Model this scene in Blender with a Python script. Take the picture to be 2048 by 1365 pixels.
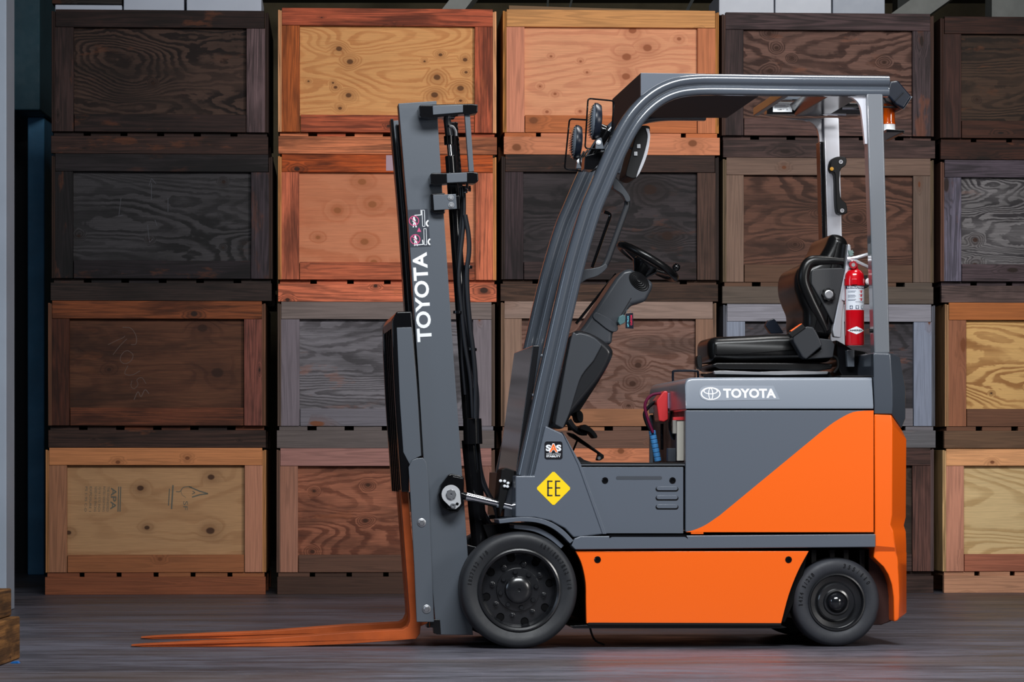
import bpy, bmesh, math, random
from mathutils import Vector, Matrix

scene = bpy.context.scene
for o in list(bpy.data.objects):
    bpy.data.objects.remove(o)

# ---------------------------------------------------------------- camera
FPX, DIST, CAMH, HORY = 6240.0, 12.0, 0.68, 945.0
cam = bpy.data.objects.new('camera', bpy.data.cameras.new('camera'))
scene.collection.objects.link(cam)
cam.location = (0, -DIST, CAMH)
cam.rotation_euler = (math.pi / 2, 0, 0)
cam.data.sensor_width = 36
cam.data.lens = FPX / 2048 * 36
cam.data.shift_y = (HORY - 682.5) / 2048
cam.data.clip_end = 200
scene.camera = cam

# ---------------------------------------------------------------- world, lights, exposure
scene.view_settings.view_transform = 'Standard'
scene.view_settings.look = 'None'
scene.view_settings.gamma = 1
scene.view_settings.use_curve_mapping = False
scene.view_settings.exposure = 0.0
world = bpy.data.worlds.new('world')
scene.world = world
world.use_nodes = True
bg = world.node_tree.nodes['Background']
bg.inputs[0].default_value = (0.45, 0.55, 0.75, 1)
bg.inputs[1].default_value = 0.05


def area(name, loc, target, sx, sy, power, color, spread=180):
    l = bpy.data.lights.new(name, 'AREA')
    l.shape = 'RECTANGLE'
    l.size, l.size_y = sx, sy
    l.energy = power
    l.color = color
    l.spread = math.radians(spread)
    o = bpy.data.objects.new(name, l)
    scene.collection.objects.link(o)
    o.location = loc
    o.rotation_euler = (Vector(target) - Vector(loc)).to_track_quat('-Z', 'Y').to_euler()
    return o


def spot(name, loc, target, power, color, size, blend, radius):
    l = bpy.data.lights.new(name, 'SPOT')
    l.energy = power
    l.color = color
    l.spot_size = math.radians(size)
    l.spot_blend = blend
    l.shadow_soft_size = radius
    o = bpy.data.objects.new(name, l)
    scene.collection.objects.link(o)
    o.location = loc
    o.rotation_euler = (Vector(target) - Vector(loc)).to_track_quat('-Z', 'Y').to_euler()
    return o


area('softbox', (0.7, -4.3, 5.0), (0.4, 0.2, 1.1), 3.6, 1.5, 325, (0.95, 0.98, 1.0), 150)
area('left_cool_fill', (-7.0, -4.0, 2.8), (-0.5, 0.5, 1.0), 1.6, 2.6, 40, (0.66, 0.80, 1.0), 150)  # added cool fill from the left; no window stands there
area('top_light', (1.6, 0.9, 5.4), (1.2, 0.5, 1.5), 2.6, 0.8, 60, (1.0, 0.98, 0.96), 120)
area('right_fill', (5.5, -5.0, 2.6), (1.6, 0.6, 0.9), 1.2, 1.8, 60, (1.0, 0.97, 0.94), 120)
spot('crate_spot', (2.7, -1.6, 3.9), (0.9, 5.6, 2.25), 1050, (1.0, 0.97, 0.93), 56, 1.0, 0.35)
spot('pillar_fill_spot', (-1.0, -4.0, 2.5), (1.53, 0.95, 1.98), 340, (1.0, 0.98, 1.0), 10, 0.6, 0.05)  # added narrow beam to whiten the far pillar, source unknown

# ---------------------------------------------------------------- helpers
def srgb(c, k=1.0):
    r = []
    for v in c[:3]:
        v = v / 255.0
        v = v / 12.92 if v <= 0.04045 else ((v + 0.055) / 1.055) ** 2.4
        r.append(min(1.0, v * k))
    return (r[0], r[1], r[2], 1.0)


class Frame:
    """A ground frame turned by ang about (0, y0): u to the right, v away, z up.
    p() gives the local point that stands at depth v and is seen at pixel (px, py)."""
    def __init__(self, ang, y0):
        self.a, self.y0 = math.radians(ang), y0
        self.c, self.s = math.cos(self.a), math.sin(self.a)

    def p(self, px, py, v=0.0):
        k = (px - 1024.0) / FPX
        u = (k * (DIST + self.y0 + v * self.c) + v * self.s) / (self.c - k * self.s)
        dep = DIST + self.y0 + u * self.s + v * self.c
        return Vector((u, v, CAMH + (HORY - py) * dep / FPX))

    def uz(self, pts, v=0.0):
        return [(q.x, q.z) for q in (self.p(a, b, v) for a, b in pts)]

    def m(self, px, v=0.0):
        return px * (DIST + self.y0 + v) / FPX


T = Frame(5.6, 0.0)      # forklift
K = Frame(3.0, 5.43)     # crate wall


def rotated_smooth(pts, n=6, closed=False):
    """Catmull-Rom through 2D/3D points"""
    P = [Vector(p) for p in pts]
    out = []
    N = len(P)
    rng = range(N if closed else N - 1)
    for i in rng:
        if closed:
            p0, p1, p2, p3 = P[(i - 1) % N], P[i], P[(i + 1) % N], P[(i + 2) % N]
        else:
            p1, p2 = P[i], P[i + 1]
            p0 = P[i - 1] if i > 0 else p1 * 2 - p2
            p3 = P[i + 2] if i + 2 < N else p2 * 2 - p1
        for j in range(n):
            t = j / n
            out.append(0.5 * ((2 * p1) + (-p0 + p2) * t + (2 * p0 - 5 * p1 + 4 * p2 - p3) * t * t + (-p0 + 3 * p1 - 3 * p2 + p3) * t ** 3))
    if not closed:
        out.append(P[-1])
    return out


class MB:
    def __init__(self):
        self.v, self.f = [], []

    def add(self, vs, fs):
        b = len(self.v)
        self.v += [tuple(x) for x in vs]
        self.f += [tuple(i + b for i in f) for f in fs]
        return self

    def prism(self, uz, v0, v1):
        n = len(uz)
        vs = [(u, v0, z) for u, z in uz] + [(u, v1, z) for u, z in uz]
        ar = sum(uz[i][0] * uz[(i + 1) % n][1] - uz[(i + 1) % n][0] * uz[i][1] for i in range(n))
        fr = tuple(range(n))
        bk = tuple(range(2 * n - 1, n - 1, -1))
        sd = [(i, i + n, (i + 1) % n + n, (i + 1) % n) for i in range(n)]
        fs = [fr, bk] + sd
        if ar < 0:
            fs = [tuple(reversed(f)) for f in fs]
        return self.add(vs, fs)

    def box(self, a, b):
        (x0, y0, z0), (x1, y1, z1) = a, b
        return self.prism([(x0, z0), (x1, z0), (x1, z1), (x0, z1)], y0, y1)

    def obox(self, c, ax, ay, az):
        """box from centre and three half-axis vectors"""
        c, ax, ay, az = Vector(c), Vector(ax), Vector(ay), Vector(az)
        vs = [c + i * ax + j * ay + k * az for i in (-1, 1) for j in (-1, 1) for k in (-1, 1)]
        fs = [(0, 1, 3, 2), (4, 6, 7, 5), (0, 4, 5, 1), (2, 3, 7, 6), (0, 2, 6, 4), (1, 5, 7, 3)]
        if ax.cross(ay).dot(az) < 0:
            fs = [tuple(reversed(f)) for f in fs]
        return self.add(vs, fs)

    def tube(self, pts, r, n=12, closed=False, caps=True):
        P = [Vector(p) for p in pts]
        N = len(P)
        rr = r if isinstance(r, (list, tuple)) else [r] * N
        tang = []
        for i in range(N):
            if closed:
                t = P[(i + 1) % N] - P[i - 1]
            else:
                t = P[min(i + 1, N - 1)] - P[max(i - 1, 0)]
            tang.append(t.normalized())
        ref = Vector((0, 1, 0)) if abs(tang[0].y) < 0.9 else Vector((1, 0, 0))
        x = tang[0].cross(ref).normalized()
        vs, fs = [], []
        for i in range(N):
            x = (x - tang[i] * x.dot(tang[i])).normalized()
            y = tang[i].cross(x)
            for j in range(n):
                a = 2 * math.pi * j / n
                vs.append(P[i] + (x * math.cos(a) + y * math.sin(a)) * rr[i])
        for i in range(N if closed else N - 1):
            k = (i + 1) % N
            for j in range(n):
                fs.append((i * n + j, i * n + (j + 1) % n, k * n + (j + 1) % n, k * n + j))
        if not closed and caps:
            fs.append(tuple(range(n - 1, -1, -1)))
            fs.append(tuple((N - 1) * n + j for j in range(n)))
        return self.add(vs, fs)

    def lathe(self, prof, c, ax=(0, 1, 0), n=48, close=False):
        """prof: (radius, distance along ax) list"""
        ax = Vector(ax).normalized()
        ref = Vector((0, 0, 1)) if abs(ax.z) < 0.9 else Vector((1, 0, 0))
        x = ax.cross(ref).normalized()
        y = ax.cross(x)
        c = Vector(c)
        vs, fs = [], []
        for r, a in prof:
            for j in range(n):
                t = 2 * math.pi * j / n
                vs.append(c + ax * a + (x * math.cos(t) + y * math.sin(t)) * max(r, 1e-4))
        m = len(prof)
        for i in range(m if close else m - 1):
            k = (i + 1) % m
            for j in range(n):
                fs.append((i * n + j, i * n + (j + 1) % n, k * n + (j + 1) % n, k * n + j))
        if not close:
            fs.append(tuple(range(n - 1, -1, -1)))
            fs.append(tuple((m - 1) * n + j for j in range(n)))
        return self.add(vs, fs)

    def sweep(self, path, prof):
        """path: (u,z) points; prof: closed list of (n, v) with n to the left of travel"""
        P = [Vector(p) for p in path]
        N, m = len(P), len(prof)
        vs, fs = [], []
        for i in range(N):
            t = (P[min(i + 1, N - 1)] - P[max(i - 1, 0)]).normalized()
            nn = Vector((-t.y, t.x))
            for a, v in prof:
                q = P[i] + nn * a
                vs.append((q.x, v, q.y))
        for i in range(N - 1):
            for j in range(m):
                k = (j + 1) % m
                fs.append((i * m + j, i * m + k, (i + 1) * m + k, (i + 1) * m + j))
        fs.append(tuple(range(m - 1, -1, -1)))
        fs.append(tuple((N - 1) * m + j for j in range(m)))
        return self.add(vs, fs)

    def rings(self, rings, caps=True):
        m = len(rings[0])
        vs = [p for r in rings for p in r]
        fs = []
        for i in range(len(rings) - 1):
            for j in range(m):
                k = (j + 1) % m
                fs.append((i * m + j, i * m + k, (i + 1) * m + k, (i + 1) * m + j))
        if caps:
            fs.append(tuple(range(m - 1, -1, -1)))
            fs.append(tuple((len(rings) - 1) * m + j for j in range(m)))
        return self.add(vs, fs)


def obj(name, mb, mat, parent=None, bevel=0.0, seg=2, smooth=True, sharp=35, label=None, origin=None):
    me = bpy.data.meshes.new(name)
    vs = mb.v
    if origin is not None:
        ox, oy, oz = origin
        vs = [(x - ox, y - oy, z - oz) for x, y, z in vs]
    me.from_pydata(vs, [], mb.f)
    bm = bmesh.new()
    bm.from_mesh(me)
    bmesh.ops.recalc_face_normals(bm, faces=bm.faces)
    bm.to_mesh(me)
    bm.free()
    if smooth:
        me.polygons.foreach_set('use_smooth', [True] * len(me.polygons))
        me.set_sharp_from_angle(angle=math.radians(sharp))
    me.materials.append(mat)
    o = bpy.data.objects.new(name, me)
    scene.collection.objects.link(o)
    if origin is not None:
        o.location = origin
    if parent is not None:
        o.parent = parent
    if bevel > 0:
        b = o.modifiers.new('bevel', 'BEVEL')
        b.width = bevel
        b.segments = seg
        b.limit_method = 'ANGLE'
        b.angle_limit = math.radians(32)
        b.harden_normals = True
    if label:
        o['label'] = label
    return o


def thing(name, label, cat, loc=(0, 0, 0), rz=0.0, group=None):
    o = bpy.data.objects.new(name, None)
    o.empty_display_size = 0.1
    scene.collection.objects.link(o)
    o.location = loc
    o.rotation_euler = (0, 0, rz)
    o['label'] = label
    o['category'] = cat
    if group:
        o['group'] = group
    return o


# ---------------------------------------------------------------- materials
def newmat(name):
    m = bpy.data.materials.new(name)
    m.use_nodes = True
    nt = m.node_tree
    return m, nt, nt.nodes['Principled BSDF']


def N(nt, typ, **kw):
    n = nt.nodes.new(typ)
    for k, v in kw.items():
        if k.startswith('i_'):
            n.inputs[k[2:].replace('_', ' ')].default_value = v
        else:
            setattr(n, k, v)
    return n


def math_(nt, op, a, b=None, clamp=False):
    n = nt.nodes.new('ShaderNodeMath')
    n.operation = op
    n.use_clamp = clamp
    for i, x in enumerate((a, b)):
        if x is None:
            continue
        if isinstance(x, (int, float)):
            n.inputs[i].default_value = x
        else:
            nt.links.new(x, n.inputs[i])
    return n.outputs[0]


def mixc(nt, fac, a, b, mode='MIX'):
    n = nt.nodes.new('ShaderNodeMix')
    n.data_type = 'RGBA'
    n.blend_type = mode
    for key, x in ((0, fac), (6, a), (7, b)):
        if isinstance(x, (int, float)):
            n.inputs[key].default_value = x
        elif isinstance(x, tuple):
            n.inputs[key].default_value = x
        else:
            nt.links.new(x, n.inputs[key])
    return n.outputs[2]


def ramp(nt, x, a, b, ca=0.0, cb=1.0, inter='EASE'):
    n = nt.nodes.new('ShaderNodeMapRange')
    n.interpolation_type = 'SMOOTHSTEP' if inter == 'EASE' else 'LINEAR'
    n.inputs[1].default_value = a
    n.inputs[2].default_value = b
    n.inputs[3].default_value = ca
    n.inputs[4].default_value = cb
    nt.links.new(x, n.inputs[0])
    return n.outputs[0]


def noise(nt, vec, scale, detail=3, rough=0.5, dist=0.0):
    n = nt.nodes.new('ShaderNodeTexNoise')
    n.inputs['Scale'].default_value = scale
    n.inputs['Detail'].default_value = detail
    n.inputs['Roughness'].default_value = rough
    n.inputs['Distortion'].default_value = dist
    nt.links.new(vec, n.inputs['Vector'])
    return n.outputs[0]


def mapping(nt, vec, loc=(0, 0, 0), sc=(1, 1, 1)):
    n = nt.nodes.new('ShaderNodeMapping')
    n.inputs[1].default_value = loc
    n.inputs[3].default_value = sc
    if vec is not None:
        nt.links.new(vec, n.inputs[0])
    return n


_wc = {}


def wood(kind, light, dark, seed, axis='x', freq=9.0, contrast=1.0, knots=0.5, stain=0.35, knot_col=(60, 32, 18), gain=1.0, wave=1.0, stain_col=None, fsc=1.0, old=0.0, kn=()):
    """kind: 'ply' (rotary-cut contour figure) or 'board' (straight grain with streaks)"""
    key = (kind, light, dark, seed, axis, freq, contrast, knots, stain, gain, wave, fsc, old, tuple(kn))
    if key in _wc:
        return _wc[key]
    m, nt, bs = newmat('wood_' + kind)
    L = nt.links
    tc = nt.nodes.new('ShaderNodeTexCoord')
    oi = nt.nodes.new('ShaderNodeObjectInfo')
    rnd = math_(nt, 'MULTIPLY', oi.outputs['Random'], 37.0)
    comb = nt.nodes.new('ShaderNodeCombineXYZ')
    L.new(rnd, comb.inputs[0]); L.new(rnd, comb.inputs[2])
    add = nt.nodes.new('ShaderNodeVectorMath'); add.operation = 'ADD'
    L.new(tc.outputs['Object'], add.inputs[0]); L.new(comb.outputs[0], add.inputs[1])
    src = add.outputs[0]
    mp = mapping(nt, src, (seed * 3.17, seed * 1.3, seed * 2.71))
    base = mp.outputs[0]
    if axis == 'z':
        sx, sz = 1, 0
    st = lambda a, b: mapping(nt, base, sc=((a, a, b) if axis == 'x' else (b, b, a))).outputs[0]
    # knots
    kdist = noise(nt, mapping(nt, base, sc=(14, 14, 14)).outputs[0], 1.0, 2, 0.5)
    sx3 = nt.nodes.new('ShaderNodeSeparateXYZ')
    L.new(base, sx3.inputs[0])
    cx3 = nt.nodes.new('ShaderNodeCombineXYZ')
    L.new(sx3.outputs[0], cx3.inputs[0]); L.new(sx3.outputs[2], cx3.inputs[1])
    kv = mapping(nt, cx3.outputs[0], sc=((5.0, 6.0, 1) if kind == 'ply' else ((2.6, 7.0, 1) if axis == 'x' else (7.0, 2.6, 1)))).outputs[0]
    vo = nt.nodes.new('ShaderNodeTexVoronoi')
    vo.voronoi_dimensions = '2D'
    vo.inputs['Scale'].default_value = 1.0
    L.new(kv, vo.inputs['Vector'])
    sep = nt.nodes.new('ShaderNodeSeparateColor')
    L.new(vo.outputs['Color'], sep.inputs[0])
    has = math_(nt, 'LESS_THAN', sep.outputs[0], knots)
    size = math_(nt, 'MULTIPLY', math_(nt, 'POWER', sep.outputs[1], 1.6), 0.075 if kind == 'ply' else 0.10)
    size = math_(nt, 'ADD', size, 0.018)
    kd = math_(nt, 'DIVIDE', math_(nt, 'MULTIPLY', vo.outputs['Distance'], math_(nt, 'ADD', kdist, 0.5)), size)
    if kn:
        so = nt.nodes.new('ShaderNodeSeparateXYZ')
        L.new(tc.outputs['Object'], so.inputs[0])
        kd = None
        for kx, kz, kr in kn:
            c2 = nt.nodes.new('ShaderNodeCombineXYZ')
            L.new(math_(nt, 'MULTIPLY', math_(nt, 'SUBTRACT', so.outputs[0], kx), 0.85 / kr), c2.inputs[0])
            L.new(math_(nt, 'MULTIPLY', math_(nt, 'SUBTRACT', so.outputs[2], kz), 1.1 / kr), c2.inputs[1])
            ln = nt.nodes.new('ShaderNodeVectorMath'); ln.operation = 'LENGTH'
            L.new(c2.outputs[0], ln.inputs[0])
            kd = ln.outputs['Value'] if kd is None else math_(nt, 'MINIMUM', kd, ln.outputs['Value'])
        kd = math_(nt, 'MULTIPLY', kd, math_(nt, 'ADD', math_(nt, 'MULTIPLY', kdist, 0.4), 0.8))
        has = 1.0
    kcore = math_(nt, 'MULTIPLY', ramp(nt, kd, 0.75, 1.15, 1.0, 0.0), has)
    khalo = math_(nt, 'MULTIPLY', ramp(nt, kd, 0.8, 4.5, 1.0, 0.0), has)
    # growth ring height field
    if kind == 'ply':
        h = noise(nt, st(0.9 * fsc, 4.0 * fsc), 1.0, 1.0, 0.45, 0.45 * wave)
        h2 = noise(nt, st(7.0, 15.0), 1.0, 3.0, 0.6, 0.4)
        h = math_(nt, 'ADD', h, math_(nt, 'MULTIPLY', h2, 0.055 * wave))
    else:
        h = noise(nt, st(0.35, 9.0), 1.0, 2.0, 0.5, 0.1)
        h2 = noise(nt, st(1.2, 40.0), 1.0, 2.0, 0.5)
        h = math_(nt, 'ADD', h, math_(nt, 'MULTIPLY', h2, 0.12))
    h = math_(nt, 'ADD', h, math_(nt, 'MULTIPLY', khalo, 0.13))
    fr = math_(nt, 'FRACT', math_(nt, 'MULTIPLY', h, freq * (2.3 if kind == 'ply' else 2.2)))
    # late wood: narrow dark band rising slowly, falling fast
    ring = math_(nt, 'MULTIPLY', ramp(nt, fr, 0.78 - 0.5 * contrast, 0.90 - 0.28 * contrast, 0, 1), ramp(nt, fr, 0.88, 1.0, 1, 0))
    fine = noise(nt, st(6.0, 210.0), 1.0, 3.0, 0.7)
    rmod = noise(nt, st(1.4, 5.0), 1.3, 3.0, 0.6)
    ring = math_(nt, 'MULTIPLY', ring, ramp(nt, rmod, 0.34, 0.60, 0.45, 1.0))
    blot = noise(nt, st(1.6, 3.5), 1.0, 4.0, 0.6)
    blot2 = noise(nt, st(2.5, 5.0), 1.7, 5.0, 0.65, 0.5)
    lc, dc = srgb(light, gain), srgb(dark, gain)
    col = mixc(nt, math_(nt, 'MULTIPLY', ring, contrast, True), lc, dc)
    sc_ = srgb(stain_col, gain) if stain_col else tuple(x * 0.42 for x in dc[:3]) + (1,)
    col = mixc(nt, math_(nt, 'MULTIPLY', ramp(nt, blot, 0.46, 0.72), stain), col, sc_)
    col = mixc(nt, math_(nt, 'MULTIPLY', ramp(nt, blot2, 0.55, 0.75), stain * 0.6), col, tuple(min(1, x * 1.25) for x in lc[:3]) + (1,))
    if old > 0:
        wp = noise(nt, st(4.0, 13.0), 1.0, 4.0, 0.65)
        we = noise(nt, st(0.9, 1.7), 1.0, 2.0, 0.5)
        wf = math_(nt, 'MULTIPLY', ramp(nt, wp, 0.56, 0.66), ramp(nt, we, 0.48, 0.62))
        col = mixc(nt, math_(nt, 'MULTIPLY', wf, 0.75 * old), col, mixc(nt, 0.55, lc, srgb((150, 84, 48), gain * 1.15)))
        dp = noise(nt, st(1.1, 6.0), 1.3, 4.0, 0.6, 0.3)
        col = mixc(nt, math_(nt, 'MULTIPLY', ramp(nt, dp, 0.50, 0.66), 0.78 * old), col, tuple(x * 0.22 for x in lc[:3]) + (1,))
    fm = ramp(nt, fine, 0.3, 0.7, 0.84 - 0.30 * old, 1.12 + 0.16 * old, 'L')
    cf = nt.nodes.new('ShaderNodeCombineColor')
    for i in range(3):
        L.new(fm, cf.inputs[i])
    col = mixc(nt, 1.0, col, cf.outputs[0], 'MULTIPLY')
    col = mixc(nt, math_(nt, 'MULTIPLY', khalo, 0.45), col, mixc(nt, 0.5, dc, srgb(knot_col, gain)))
    col = mixc(nt, math_(nt, 'MULTIPLY', kcore, 0.9), col, srgb(knot_col, gain))
    L.new(col, bs.inputs['Base Color'])
    bs.inputs['Roughness'].default_value = 0.72
    bs.inputs['Specular IOR Level'].default_value = 0.25
    bp = nt.nodes.new('ShaderNodeBump')
    bp.inputs['Strength'].default_value = 0.35
    bp.inputs['Distance'].default_value = 0.0015
    L.new(math_(nt, 'SUBTRACT', math_(nt, 'MULTIPLY', fine, 0.6), math_(nt, 'MULTIPLY', ring, 0.5)), bp.inputs['Height'])
    L.new(bp.outputs[0], bs.inputs['Normal'])
    _wc[key] = m
    return m


def plain(name, col, rough=0.5, metal=0.0, spec=0.5, coat=0.0, bump=0.0, bscale=300, var=0.0, coat_r=0.1, trans=0.0, emit=None):
    m, nt, bs = newmat(name)
    c = srgb(col)
    tc = nt.nodes.new('ShaderNodeTexCoord')
    if var > 0:
        nz = noise(nt, tc.outputs['Object'], 4.0, 5, 0.6)
        d = tuple(x * (1 - var) for x in c[:3]) + (1,)
        l = tuple(min(1, x * (1 + var)) for x in c[:3]) + (1,)
        nt.links.new(mixc(nt, ramp(nt, nz, 0.3, 0.7), d, l), bs.inputs['Base Color'])
        nz2 = noise(nt, tc.outputs['Object'], 17.0, 4, 0.6)
        nt.links.new(ramp(nt, nz2, 0.3, 0.7, max(0.03, rough - 0.06), rough + 0.06), bs.inputs['Roughness'])
    else:
        bs.inputs['Base Color'].default_value = c
        bs.inputs['Roughness'].default_value = rough
    bs.inputs['Metallic'].default_value = metal
    bs.inputs['Specular IOR Level'].default_value = spec
    bs.inputs['Coat Weight'].default_value = coat
    bs.inputs['Coat Roughness'].default_value = coat_r
    if trans:
        bs.inputs['Transmission Weight'].default_value = trans
    if bump > 0:
        nz = noise(nt, tc.outputs['Object'], bscale, 2, 0.5)
        bp = nt.nodes.new('ShaderNodeBump')
        bp.inputs['Strength'].default_value = bump
        bp.inputs['Distance'].default_value = 0.001
        nt.links.new(nz, bp.inputs['Height'])
        nt.links.new(bp.outputs[0], bs.inputs['Normal'])
    return m


# ---------------------------------------------------------------- text
def text_mesh(body, bold=0.0):
    cu = bpy.data.curves.new('lettering', 'FONT')
    cu.body = body
    cu.size = 1.0
    cu.offset = bold
    cu.resolution_u = 4
    cu.fill_mode = 'FRONT'
    to = bpy.data.objects.new('lettering_tmp', cu)
    scene.collection.objects.link(to)
    dg = bpy.context.evaluated_depsgraph_get()
    me = bpy.data.meshes.new_from_object(to.evaluated_get(dg))
    vs = [v.co.copy() for v in me.vertices]
    fs = [tuple(p.vertices) for p in me.polygons]
    bpy.data.objects.remove(to)
    bpy.data.meshes.remove(me)
    return vs, fs


def text_uz(mb, body, c, w, h, v, ang=0.0, bold=0.0):
    """front-facing letters in the plane v; c=(u,z) centre, w,h metres before turning by ang (deg, ccw)"""
    vs, fs = text_mesh(body, bold)
    x0, x1 = min(q.x for q in vs), max(q.x for q in vs)
    y0, y1 = min(q.y for q in vs), max(q.y for q in vs)
    sx = w / (x1 - x0)
    sy = h / (y1 - y0) if h else sx
    a = math.radians(ang)
    out = []
    for q in vs:
        X = (q.x - (x0 + x1) / 2) * sx
        Y = (q.y - (y0 + y1) / 2) * sy
        out.append((c[0] + X * math.cos(a) - Y * math.sin(a), v, c[1] + X * math.sin(a) + Y * math.cos(a)))
    mb.add(out, fs)
    return mb


def flat(name, mb, mat, parent, label=None):
    """thin print: keep the faces looking towards -v"""
    me = bpy.data.meshes.new(name)
    me.from_pydata(mb.v, [], mb.f)
    me.materials.append(mat)
    me.update()
    if sum(p.normal.y * p.area for p in me.polygons) > 0:
        me.flip_normals()
    o = bpy.data.objects.new(name, me)
    scene.collection.objects.link(o)
    if parent is not None:
        o.parent = parent
    if label:
        o['label'] = label
    return o


# ================================================================= SETTING
def floor_mat():
    m, nt, bs = newmat('concrete')
    tc = nt.nodes.new('ShaderNodeTexCoord')
    g = tc.outputs['Object']
    a = noise(nt, mapping(nt, g, sc=(0.5, 1.6, 1)).outputs[0], 1.0, 6, 0.62, 0.6)
    b = noise(nt, mapping(nt, g, sc=(2.5, 9.0, 1)).outputs[0], 1.0, 5, 0.7, 0.3)
    c = noise(nt, mapping(nt, g, sc=(12, 34, 1)).outputs[0], 1.0, 4, 0.7)
    sp = noise(nt, g, 55.0, 2, 0.5)
    f = math_(nt, 'ADD', math_(nt, 'MULTIPLY', a, 0.5), math_(nt, 'ADD', math_(nt, 'MULTIPLY', b, 0.35), math_(nt, 'MULTIPLY', c, 0.15)))
    col = mixc(nt, ramp(nt, f, 0.36, 0.64), srgb((48, 47, 53)), srgb((102, 101, 113)))
    st = noise(nt, mapping(nt, g, loc=(3, 5, 0), sc=(0.4, 0.9, 1)).outputs[0], 1.3, 3, 0.5)
    col = mixc(nt, math_(nt, 'MULTIPLY', ramp(nt, st, 0.5, 0.7), 0.55), col, srgb((84, 70, 62)))
    col = mixc(nt, ramp(nt, sp, 0.74, 0.79), col, srgb((165, 160, 155)))
    nt.links.new(col, bs.inputs['Base Color'])
    nt.links.new(ramp(nt, b, 0.3, 0.7, 0.34, 0.58), bs.inputs['Roughness'])
    bs.inputs['Specular IOR Level'].default_value = 0.45
    bp = nt.nodes.new('ShaderNodeBump')
    bp.inputs['Strength'].default_value = 0.25
    bp.inputs['Distance'].default_value = 0.004
    nt.links.new(f, bp.inputs['Height'])
    nt.links.new(bp.outputs[0], bs.inputs['Normal'])
    return m


def struct(name, mb, mat, bevel=0.0, origin=None):
    o = obj(name, mb, mat, None, bevel=bevel, origin=origin)
    o['kind'] = 'structure'
    return o


struct('floor', MB().box((-9, -13.5, -0.2), (9, 14, 0.0)), floor_mat())
M_back = plain('back_wall_paint', (98, 88, 66), 0.85, var=0.15)
M_steel = plain('pale_steel', (150, 152, 148), 0.6, var=0.1)
M_darksteel = plain('dark_steel', (34, 40, 38), 0.6)
struct('wall_back', MB().box((-9, 13.8, 0), (9, 14, 6.5)), M_back)
struct('ceiling', MB().box((-9, -13.5, 6.5), (9, 14, 6.7)), plain('ceiling_paint', (70, 68, 62), 0.9, var=0.1))
struct('wall_right', MB().box((9, -13.5, 0), (9.2, 14, 6.5)), plain('wall_paint', (80, 78, 74), 0.9, var=0.1))
struct('wall_left', MB().box((-9.2, -13.5, 0), (-9, 14, 6.5)), plain('left_wall_paint', (60, 68, 80), 0.9, var=0.1))


def W(px, py, Y):
    d = DIST + Y
    return Vector(((px - 1024) / FPX * d, Y, CAMH + (HORY - py) * d / FPX))


# roof steel seen above the crates
def beam(name, pa, pb, Y, wpx, mat, dy=0.15):
    a, b = W(*pa, Y), W(*pb, Y)
    t = (b - a).normalized()
    n = Vector((-t.z, 0, t.x)) * (wpx * (DIST + Y) / FPX / 2)
    o = obj(name, MB().obox((a + b) / 2, (b - a) / 2, (0, dy, 0), n), mat)
    o['kind'] = 'structure'
    return o


def up(xa, ya, xb, yb, Y, yt=None):
    """run the member on until it meets the ceiling"""
    yt = HORY - (6.5 - CAMH) * FPX / (DIST + Y)
    t = (yt - ya) / (yb - ya)
    return (xa + (xb - xa) * t, yt)


beam('trim_1', (880, 60), up(880, 60, 975, -60, 9.5), 9.5, 36, M_steel)
beam('trim_2', (1752, 80), up(1752, 80, 1905, -30, 9.5), 9.5, 46, M_steel)
beam('trim_3', (1810, 1135), up(1810, 120, 1810, -60, 9.9), 9.9, 40, M_darksteel)
beam('trim_4', (2012, 1140), up(2012, 120, 2012, -60, 9.6), 9.6, 70, M_steel)
beam('trim_5', (1130, 60), up(1130, 60, 1150, -30, 10.5), 10.5, 4, M_darksteel, 0.03)
beam('trim_6', (1092, 60), up(1092, 60, 1098, -30, 10.8), 10.8, 4, M_darksteel, 0.03)
beam('trim_7', (1355, 60), up(1355, 60, 1400, -30, 10.5), 10.5, 6, M_darksteel, 0.03)
beam('trim_8', (-1200, -16), (3300, -12), 11.3, 28, M_darksteel)

# left edge: white post in front, teal and blue panels behind
fr = W(-60, 0, 3.2).x
o = obj('wall_post', MB().box((fr, 3.2, 0), (W(13, 0, 3.2).x, 3.45, 6.5)), plain('white_post_paint', (158, 168, 182), 0.6, var=0.05), None, bevel=0.008)
o['kind'] = 'structure'
zt = W(0, 220, 8.2)
obj('wall_bulkhead', MB().box((W(16, 0, 8.2).x, 8.2, zt.z), (W(80, 0, 8.2).x, 9.4, 6.5)), plain('teal_paint', (34, 66, 78), 0.7, var=0.1), None, bevel=0.01)['kind'] = 'structure'
obj('wall_panel', MB().box((W(55, 0, 8.6).x, 8.6, 0), (W(89, 0, 8.6).x, 9.0, zt.z)), plain('blue_paint', (70, 124, 160), 0.7, var=0.15), None, bevel=0.01)['kind'] = 'structure'
obj('wall_recess', MB().box((W(-40, 0, 9.6).x, 9.6, 0), (W(150, 0, 9.6).x, 9.8, 6.5)), plain('dark_recess_paint', (16, 20, 26), 0.8), None)['kind'] = 'structure'

# ================================================================= CRATES
RAILH, STILEW = 0.098, 0.100
COLX = [  # per row: left px, right px of the crate front
    [(103, 537), (103, 545), (96, 531), (91, 532)],
    [(556, 993), (556, 993), (555, 990), (553, 990)],
    [(1006, 1438), (1003, 1438), (1002, 1433), (1000, 1431)],
    [(1444, 1868), (1446, 1868), (1447, 1871), (1447, 1868)],
    [(1881, 2302), (1882, 2303), (1890, 2311), (1886, 2307)]]
COLY = [[20, 308, 602, 896], [17, 309, 604, 897], [20, 310, 603, 897], [26, 316, 608, 896], [34, 320, 606, 897]]
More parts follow.
